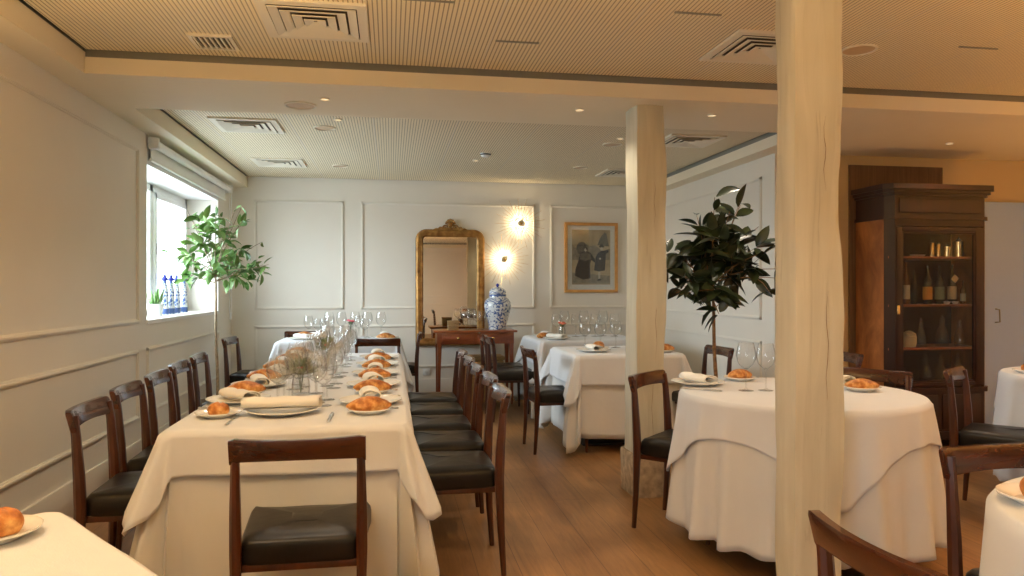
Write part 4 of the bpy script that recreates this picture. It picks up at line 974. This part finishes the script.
# ---------------------------------------------------------------- indoor trees
def tree(name, label, x, y, ht, crown_c, crown_r, lean, leafmat_, barkmat, nleaf, leafL, seed, potr=0.17, rt=0.013, xmin=-9):
    t = thing(name, label, 'potted tree', (x, y, 0)); q = random.Random(seed)
    b = B(); b.lathe([(0, 0), (potr * 0.75, 0), (potr, 0.30), (potr * 1.04, 0.30), (potr * 1.04, 0.33), (potr * 0.94, 0.33), (potr * 0.92, 0.28), (0, 0.28)], 28); mesh_obj('pot', b, 'clay', t)
    b = B(); b.lathe([(0, 0.285), (potr * 0.93, 0.283)], 24); mesh_obj('soil', b, 'soil', t)
    tp = Vector((lean[0], lean[1], ht)); b = B()
    b.tube([Vector((lean[0] * (u ** 1.5) + 0.006 * math.sin(u * 9), lean[1] * u, 0.28 + (ht - 0.28) * u)) for u in [k / 9 for k in range(10)]], [rt * (1.1 - 0.45 * k / 9) for k in range(10)], 8)
    mesh_obj('trunk', b, barkmat, t)
    b = B(); leaves = B(); C = Vector(crown_c); Rv = Vector(crown_r); tips = []
    nb = 17
    for i in range(nb):
        a = i * 2.39996 + q.uniform(-0.3, 0.3); zz = q.uniform(-0.85, 0.95) if i > 2 else 0.9; rr = math.sqrt(max(0.05, 1 - zz * zz))
        tip = C + Vector((math.cos(a) * rr * Rv.x, math.sin(a) * rr * Rv.y, zz * Rv.z)) * q.uniform(0.72, 1.0); tip.x = max(tip.x, xmin + 0.03)
        st = tp - Vector((0, 0, q.uniform(0, 0.12))); mid = st.lerp(tip, 0.45) + Vector((0, 0, 0.06 - 0.10 * max(0, -zz)))
        pts = [st.lerp(mid, u).lerp(mid.lerp(tip, u), u) for u in [k / 6 for k in range(7)]]
        b.tube(pts, [0.0055 - 0.0006 * k for k in range(7)], 5); tips.append(pts)
        for j in range(3):
            p = pts[q.choice((2, 3, 4))]; e = p + Vector((q.uniform(-1, 1), q.uniform(-1, 1), q.uniform(-0.5, 0.9))).normalized() * q.uniform(0.12, 0.20); e.x = max(e.x, xmin + 0.02)
            tw = [p, p.lerp(e, 0.5) + Vector((0, 0, 0.015)), e]; b.tube(tw, [0.0028, 0.002, 0.0012], 4); tips.append([p.lerp(e, 0.3), tw[1], p.lerp(e, 0.8), e])
    mesh_obj('branches', b, barkmat, t)
    for k in range(nleaf):
        path = q.choice(tips); m_ = len(path); p = path[min(m_ - 1, int(m_ * (0.35 + 0.65 * q.random())))]
        dirn = (Vector((q.gauss(0, 1), q.gauss(0, 1), q.gauss(0.1, 0.7))).normalized() + (p - C) * 1.2).normalized()
        L = leafL * q.uniform(0.65, 1.15); Wd = L * q.uniform(0.36, 0.5)
        nrm = Vector((q.gauss(0, 0.7), q.gauss(0, 0.7), 1)); sd = dirn.cross(nrm).normalized(); up = sd.cross(dirn).normalized()
        if (p + dirn * (L + 0.012)).x < xmin + 0.02: dirn.x = abs(dirn.x)
        if (p + dirn * (L + 0.012)).x < xmin or p.x - Wd < xmin - 0.01: continue
        p = p + dirn * 0.012; rows = []
        for i in range(7):
            u = i / 6; w_ = Wd / 2 * math.sin(PI * min(1, u ** 0.85 * 0.98 + 0.02)) ** 0.8; dr_ = -up * L * 0.22 * u * u; ctr = p + dirn * L * u + dr_
            rows.append([ctr - sd * w_ + up * w_ * 0.35, ctr, ctr + sd * w_ + up * w_ * 0.35])
        leaves.grid(rows)
    bmesh.ops.remove_doubles(leaves.bm, verts=list(leaves.bm.verts), dist=0.0002)
    mesh_obj('leaves', leaves, leafmat_, t, ang=80)
tree('potted_tree', 'slender potted tree with bright green leaves in front of the window', -1.42, 6.33, 1.42, (0.06, -0.02, 1.62), (0.53, 0.40, 0.36), (-0.02, 0.0), 'leafgreen', 'palebark', 330, 0.105, 22)
tree('potted_tree', 'slender potted tree with dark glossy leaves beside the far pillar', 2.00, 4.22, 1.36, (0.0, 0.02, 1.42), (0.40, 0.36, 0.43), (-0.05, 0.0), 'leafdark', 'trunk', 330, 0.155, 5, xmin=-0.33)

# ---------------------------------------------------------------- display cabinet
cx0, cx1, cy0, cy1 = 3.81, 4.71, 5.07, 5.47; H2 = 2.07
t = thing('display_cabinet', 'tall dark wooden display cabinet with glazed door, bottles inside', 'cabinet', ((cx0 + cx1) / 2, (cy0 + cy1) / 2, 0))
hw, hd = (cx1 - cx0) / 2, (cy1 - cy0) / 2; ch = 0.055
gx0, gx1, gz0, gz1 = 3.926 - t.location.x, 4.575 - t.location.x, 0.50, 1.70
def carc(k, z0, z1, b, inset=0.0):
    a = hw + k; d = hd + k; b.prism([(-a, hd), (-a, -d + ch), (-a + ch, -d), (a - ch, -d), (a, -d + ch), (a, hd)], z0, z1)
b = B()
b.span((-hw - 0.001, -hd + ch, 0.132), (-hw + 0.02, hd, 1.80)); mesh_obj('side_panel', b, 'cabside', t, smooth=False)
b = B(); b.span((hw - 0.02, -hd + ch, 0.132), (hw + 0.001, hd, 1.80)); mesh_obj('side_panel', b, 'cabside', t, smooth=False)
b = B(); b.span((-hw + 0.02, hd - 0.015, 0.09), (hw - 0.02, hd, 1.81)); mesh_obj('back_panel', b, 'cabinet', t, smooth=False)
b = B(); carc(-0.0005, 0.09, 0.48, b); carc(0.015, 0.44, 0.475, b); carc(-0.0005, 1.745, 1.81, b); carc(0.012, 0.07, 0.13, b)
for s in (-1, 1):
    b.prism([(s * hw, -hd + ch), (s * (hw - ch), -hd), (s * (hw - ch), -hd + 0.02), (s * (hw - 0.02), -hd + ch)][::s], 0.45, 1.80)
    b.span((s * (hw - ch), -hd, 0.47), (s * (hw - ch - 0.012), -hd + 0.02, 1.78))
mesh_obj('carcass', b, 'cabinet', t, smooth=False)
b = B(); carc(0.0, 1.81, 1.99, b); carc(0.014, 1.80, 1.825, b); carc(0.015, 1.985, 2.005, b); carc(0.03, 2.005, 2.03, b); carc(0.045, 2.03, 2.07, b)
b.span((-0.36, -hd - 0.008, 1.85), (0.36, -hd, 1.965), 0.006); mesh_obj('cornice', b, 'cabinet', t, smooth=False)
for (fx, fy) in ((-hw + 0.05, -hd + 0.06), (hw - 0.05, -hd + 0.06), (-hw + 0.05, hd - 0.05), (hw - 0.05, hd - 0.05)):
    b = B(); b.lathe([(0, 0), (0.028, 0), (0.04, 0.03), (0.03, 0.07), (0, 0.07)], 16, (fx, fy, 0)); mesh_obj('foot', b, 'cabinet', t)
b = B(); fy0, fy1 = -hd - 0.005, -hd + 0.018
b.span((-hw + ch + 0.012, fy0, 0.485), (gx0, fy1, 1.74), 0.004); b.span((gx1, fy0, 0.485), (hw - ch - 0.012, fy1, 1.74), 0.004)
b.span((gx0, fy0, gz1), (gx1, fy1, 1.74), 0.004); b.span((gx0, fy0, 0.485), (gx1, fy1, gz0 + 0.02), 0.004)
for (a0, a1, c0_, c1_) in ((gx0, gx1, gz1 - 0.015, gz1), (gx0, gx1, gz0 + 0.02, gz0 + 0.035), (gx0, gx0 + 0.015, gz0 + 0.02, gz1), (gx1 - 0.015, gx1, gz0 + 0.02, gz1)): b.span((a0, fy0 + 0.006, c0_), (a1, fy1, c1_), 0.003)
d_ = mesh_obj('door', b, 'cabinet', t)
b = B(); b.span((gx0, -hd + 0.006, gz0), (gx1, -hd + 0.010, gz1)); mesh_obj('glass_pane', b, 'cabpane', d_, smooth=False)
b = B(); b.box((gx0 - 0.035, fy0 - 0.003, 1.09), (0.022, 0.006, 0.07), 0.003); mesh_obj('keyhole_plate', b, 'brass', d_)
b = B()
for s in (-1, 1): b.span((s * 0.19 - 0.17, -hd - 0.006, 0.15), (s * 0.19 + 0.17, -hd, 0.42), 0.006)
mesh_obj('lower_panel', b, 'cabinet', t)
SH = (0.485, 0.79, 1.13, 1.51)
for z in SH[1:]:
    b = B(); b.span((-hw + 0.021, -hd + 0.03, z - 0.018), (hw - 0.021, hd - 0.016, z), 0.002); mesh_obj('shelf', b, 'mahog', t)
TX, TY = t.location.x, t.location.y
def atx(px, Y): return Y * math.tan(YAW + math.atan((px - 512) / F))
def bottle(px, z, h, r, mat, lab, label, Y=5.22):
    t = thing('bottle', label, 'bottle', (atx(px, Y), Y, z)); b = B()
    b.lathe([(0, 0), (r * 0.95, 0), (r, 0.006), (r, h * 0.55), (r * 0.8, h * 0.66), (r * 0.36, h * 0.74), (r * 0.32, h * 0.95), (r * 0.4, h * 0.96), (r * 0.4, h), (0, h)], 18); mesh_obj('body', b, mat, t)
    if lab: b = B(); b.lathe([(r * 1.012, h * 0.12), (r * 1.02, h * 0.13), (r * 1.02, h * 0.44), (r * 1.012, h * 0.45)], 18); mesh_obj('label', b, lab, t)
Z3, Z2, Z4, Z1 = SH[2], SH[1], SH[3], SH[0]
bottle(906, Z3, 0.34, 0.028, 'ember', 'labelc', 'amber bottle with cream label on the second cabinet shelf, far left')
bottle(914, Z3, 0.27, 0.024, 'bottle', None, 'slim dark decanter on the second cabinet shelf, second from left')
bottle(927.5, Z3, 0.31, 0.034, 'bottle', 'labelo', 'dark bottle with orange label on the second cabinet shelf')
bottle(939.5, Z3, 0.31, 0.034, 'bottle', 'labelg', 'dark bottle with dull green label on the second cabinet shelf')
bottle(952, Z3, 0.32, 0.032, 'bottle', 'labelc', 'dark bottle with cream label and hanging tag on the second cabinet shelf')
bottle(963, Z3, 0.19, 0.020, 'ember', 'labelc', 'short slim bottle with pale label at right of second cabinet shelf')
tg = B(); tg.box((0, 0, 0), (0.05, 0.002, 0.05), 0.0, M=Matrix.Rotation(0.7, 4, 'Y')); o = mesh_obj('paper_tag', tg, 'labelc'); o.location = (atx(955, 5.17), 5.17, Z3 + 0.205); tag(o, 'diamond shaped paper tag hanging on a bottle neck in the cabinet', 'tag')
for (px, nm) in ((947, 'left'), (955, 'right')):
    b = B(); b.lathe([(0, 0), (0.014, 0), (0.028, 0.022), (0.026, 0.022), (0.012, 0.004), (0, 0.004)], 18); o = mesh_obj('small_bowl', b, 'porcelain'); o.location = (atx(px, 5.14), 5.14, Z3); tag(o, '%s small white bowl on the second cabinet shelf' % nm, 'bowl')
for (px, h, r, nm) in ((931.5, 0.13, 0.022, 'leftmost'), (938, 0.12, 0.018, 'second from left'), (947, 0.10, 0.032, 'third from left'), (958.5, 0.145, 0.044, 'largest, rightmost')):
    t = thing('gilt_lantern', 'gilt metal tin with dark cap on the top cabinet shelf, ' + nm, 'tin', (atx(px, 5.22), 5.22, Z4))
    b = B(); b.lathe([(0, 0), (r, 0), (r, h * 0.86), (r * 0.9, h * 0.9), (0, h * 0.9)], 16); mesh_obj('body', b, 'brassjar', t)
    b = B(); b.lathe([(r * 0.5, h * 0.9), (r * 0.45, h), (r * 0.15, h * 1.04), (r * 0.12, h * 1.12), (0, h * 1.14)], 12); mesh_obj('cap', b, 'black', t)
for (px, nm) in ((914, 'left'), (921, 'right')):
    b = B(); b.lathe([(0, 0), (0.02, 0), (0.034, 0.018), (0.031, 0.018), (0.018, 0.004), (0, 0.004)], 18); o = mesh_obj('small_dish', b, 'porcelain'); o.location = (atx(px, 5.2), 5.2, Z4); tag(o, '%s small dish on the top cabinet shelf' % nm, 'dish')
t = thing('storage_jar', 'cream lidded pot at the left of the third cabinet shelf', 'jar', (atx(909, 5.2), 5.2, Z2)); b = B(); b.lathe([(0, 0), (0.045, 0), (0.055, 0.03), (0.055, 0.085), (0.048, 0.09), (0, 0.09)], 20); mesh_obj('body', b, 'labelc', t)
b = B(); b.lathe([(0.052, 0.09), (0.05, 0.105), (0.02, 0.125), (0, 0.13)], 20); mesh_obj('lid', b, 'labelc', t)
def carafe(px, z, h, r, label):
    t = thing('glass_carafe', label, 'carafe', (atx(px, 5.22), 5.22, z)); b = B()
    b.lathe([(0, 0), (r, 0), (r * 1.05, h * 0.3), (r * 0.8, h * 0.6), (r * 0.4, h * 0.78), (r * 0.5, h)], 18); mesh_obj('body', b, 'glass', t)
    b = B(); b.ball((0, 0, h + 0.012), 0.014, (1, 1, 1.2), 10); mesh_obj('stopper', b, 'glass', t)
carafe(921, Z2, 0.2, 0.04, 'clear glass carafe on the third cabinet shelf, left of centre'); carafe(942, Z2, 0.22, 0.045, 'clear glass carafe in the centre of the third cabinet shelf'); carafe(960, Z2, 0.18, 0.04, 'clear glass carafe at the right of the third cabinet shelf')
carafe(925, Z1 + 0.02, 0.2, 0.045, 'clear glass carafe on the lowest cabinet shelf, left'); carafe(941, Z1 + 0.02, 0.18, 0.04, 'clear glass carafe on the lowest cabinet shelf, centre'); carafe(958, Z1 + 0.02, 0.2, 0.045, 'clear glass carafe on the lowest cabinet shelf, right')

# ---------------------------------------------------------------- daylight, camera, view
w = bpy.data.worlds.new('sky'); sc.world = w; w.use_nodes = True
nt = w.node_tree; bg = nt.nodes['Background']; bg.inputs['Color'].default_value = (0.80, 0.91, 1.0, 1)
tc = N(nt, 'ShaderNodeTexCoord'); sp = N(nt, 'ShaderNodeSeparateXYZ'); nt.links.new(tc.outputs['Generated'], sp.inputs[0])
def wm(op, a, b_=None):
    q = N(nt, 'ShaderNodeMath', operation=op)
    for i, z in enumerate((a, b_)):
        if z is None: continue
        if isinstance(z, (int, float)): q.inputs[i].default_value = z
        else: nt.links.new(z, q.inputs[i])
    return q.outputs[0]
west = wm('POWER', wm('MAXIMUM', wm('MULTIPLY', sp.outputs['X'], -1.0), 0.05), 0.8)
low = wm('MULTIPLY_ADD', wm('GREATER_THAN', sp.outputs['Z'], 0.0), 0.5); low.node.inputs[2].default_value = 0.5
nt.links.new(wm('MULTIPLY', wm('MULTIPLY', west, low), 20.0), bg.inputs['Strength'])
for (y0, y1, z0, z1) in ((WY0, WY1, WZ0, 2.15), (NY0, NY1, NZ0, NZ1)):
    l = bpy.data.lights.new('window_portal', 'AREA'); l.shape = 'RECTANGLE'; l.size = z1 - z0; l.size_y = y1 - y0; l.cycles.is_portal = True
    o = bpy.data.objects.new('window_portal', l); o.location = (OX - 0.1, (y0 + y1) / 2, (z0 + z1) / 2); o.rotation_euler = (0, -PI / 2, 0); COL.objects.link(o)
cam = bpy.data.cameras.new('camera'); cam.sensor_width = 36; cam.lens = 36 * F / 1024; cam.clip_start = 0.02
co = bpy.data.objects.new('camera', cam); co.location = (0, 0, EYE); co.rotation_euler = (PI / 2, 0, -YAW); COL.objects.link(co); sc.camera = co
sc.view_settings.view_transform = 'Standard'; sc.view_settings.look = 'None'; sc.view_settings.gamma = 1.0; sc.view_settings.use_curve_mapping = False
sc.view_settings.exposure = 0.28
sc.cycles.use_denoising = True; sc.cycles.max_bounces = 10; sc.cycles.diffuse_bounces = 5; sc.cycles.transparent_max_bounces = 24; sc.cycles.glossy_bounces = 4
sc.cycles.caustics_reflective = False; sc.cycles.caustics_refractive = False; sc.cycles.sample_clamp_indirect = 4.0
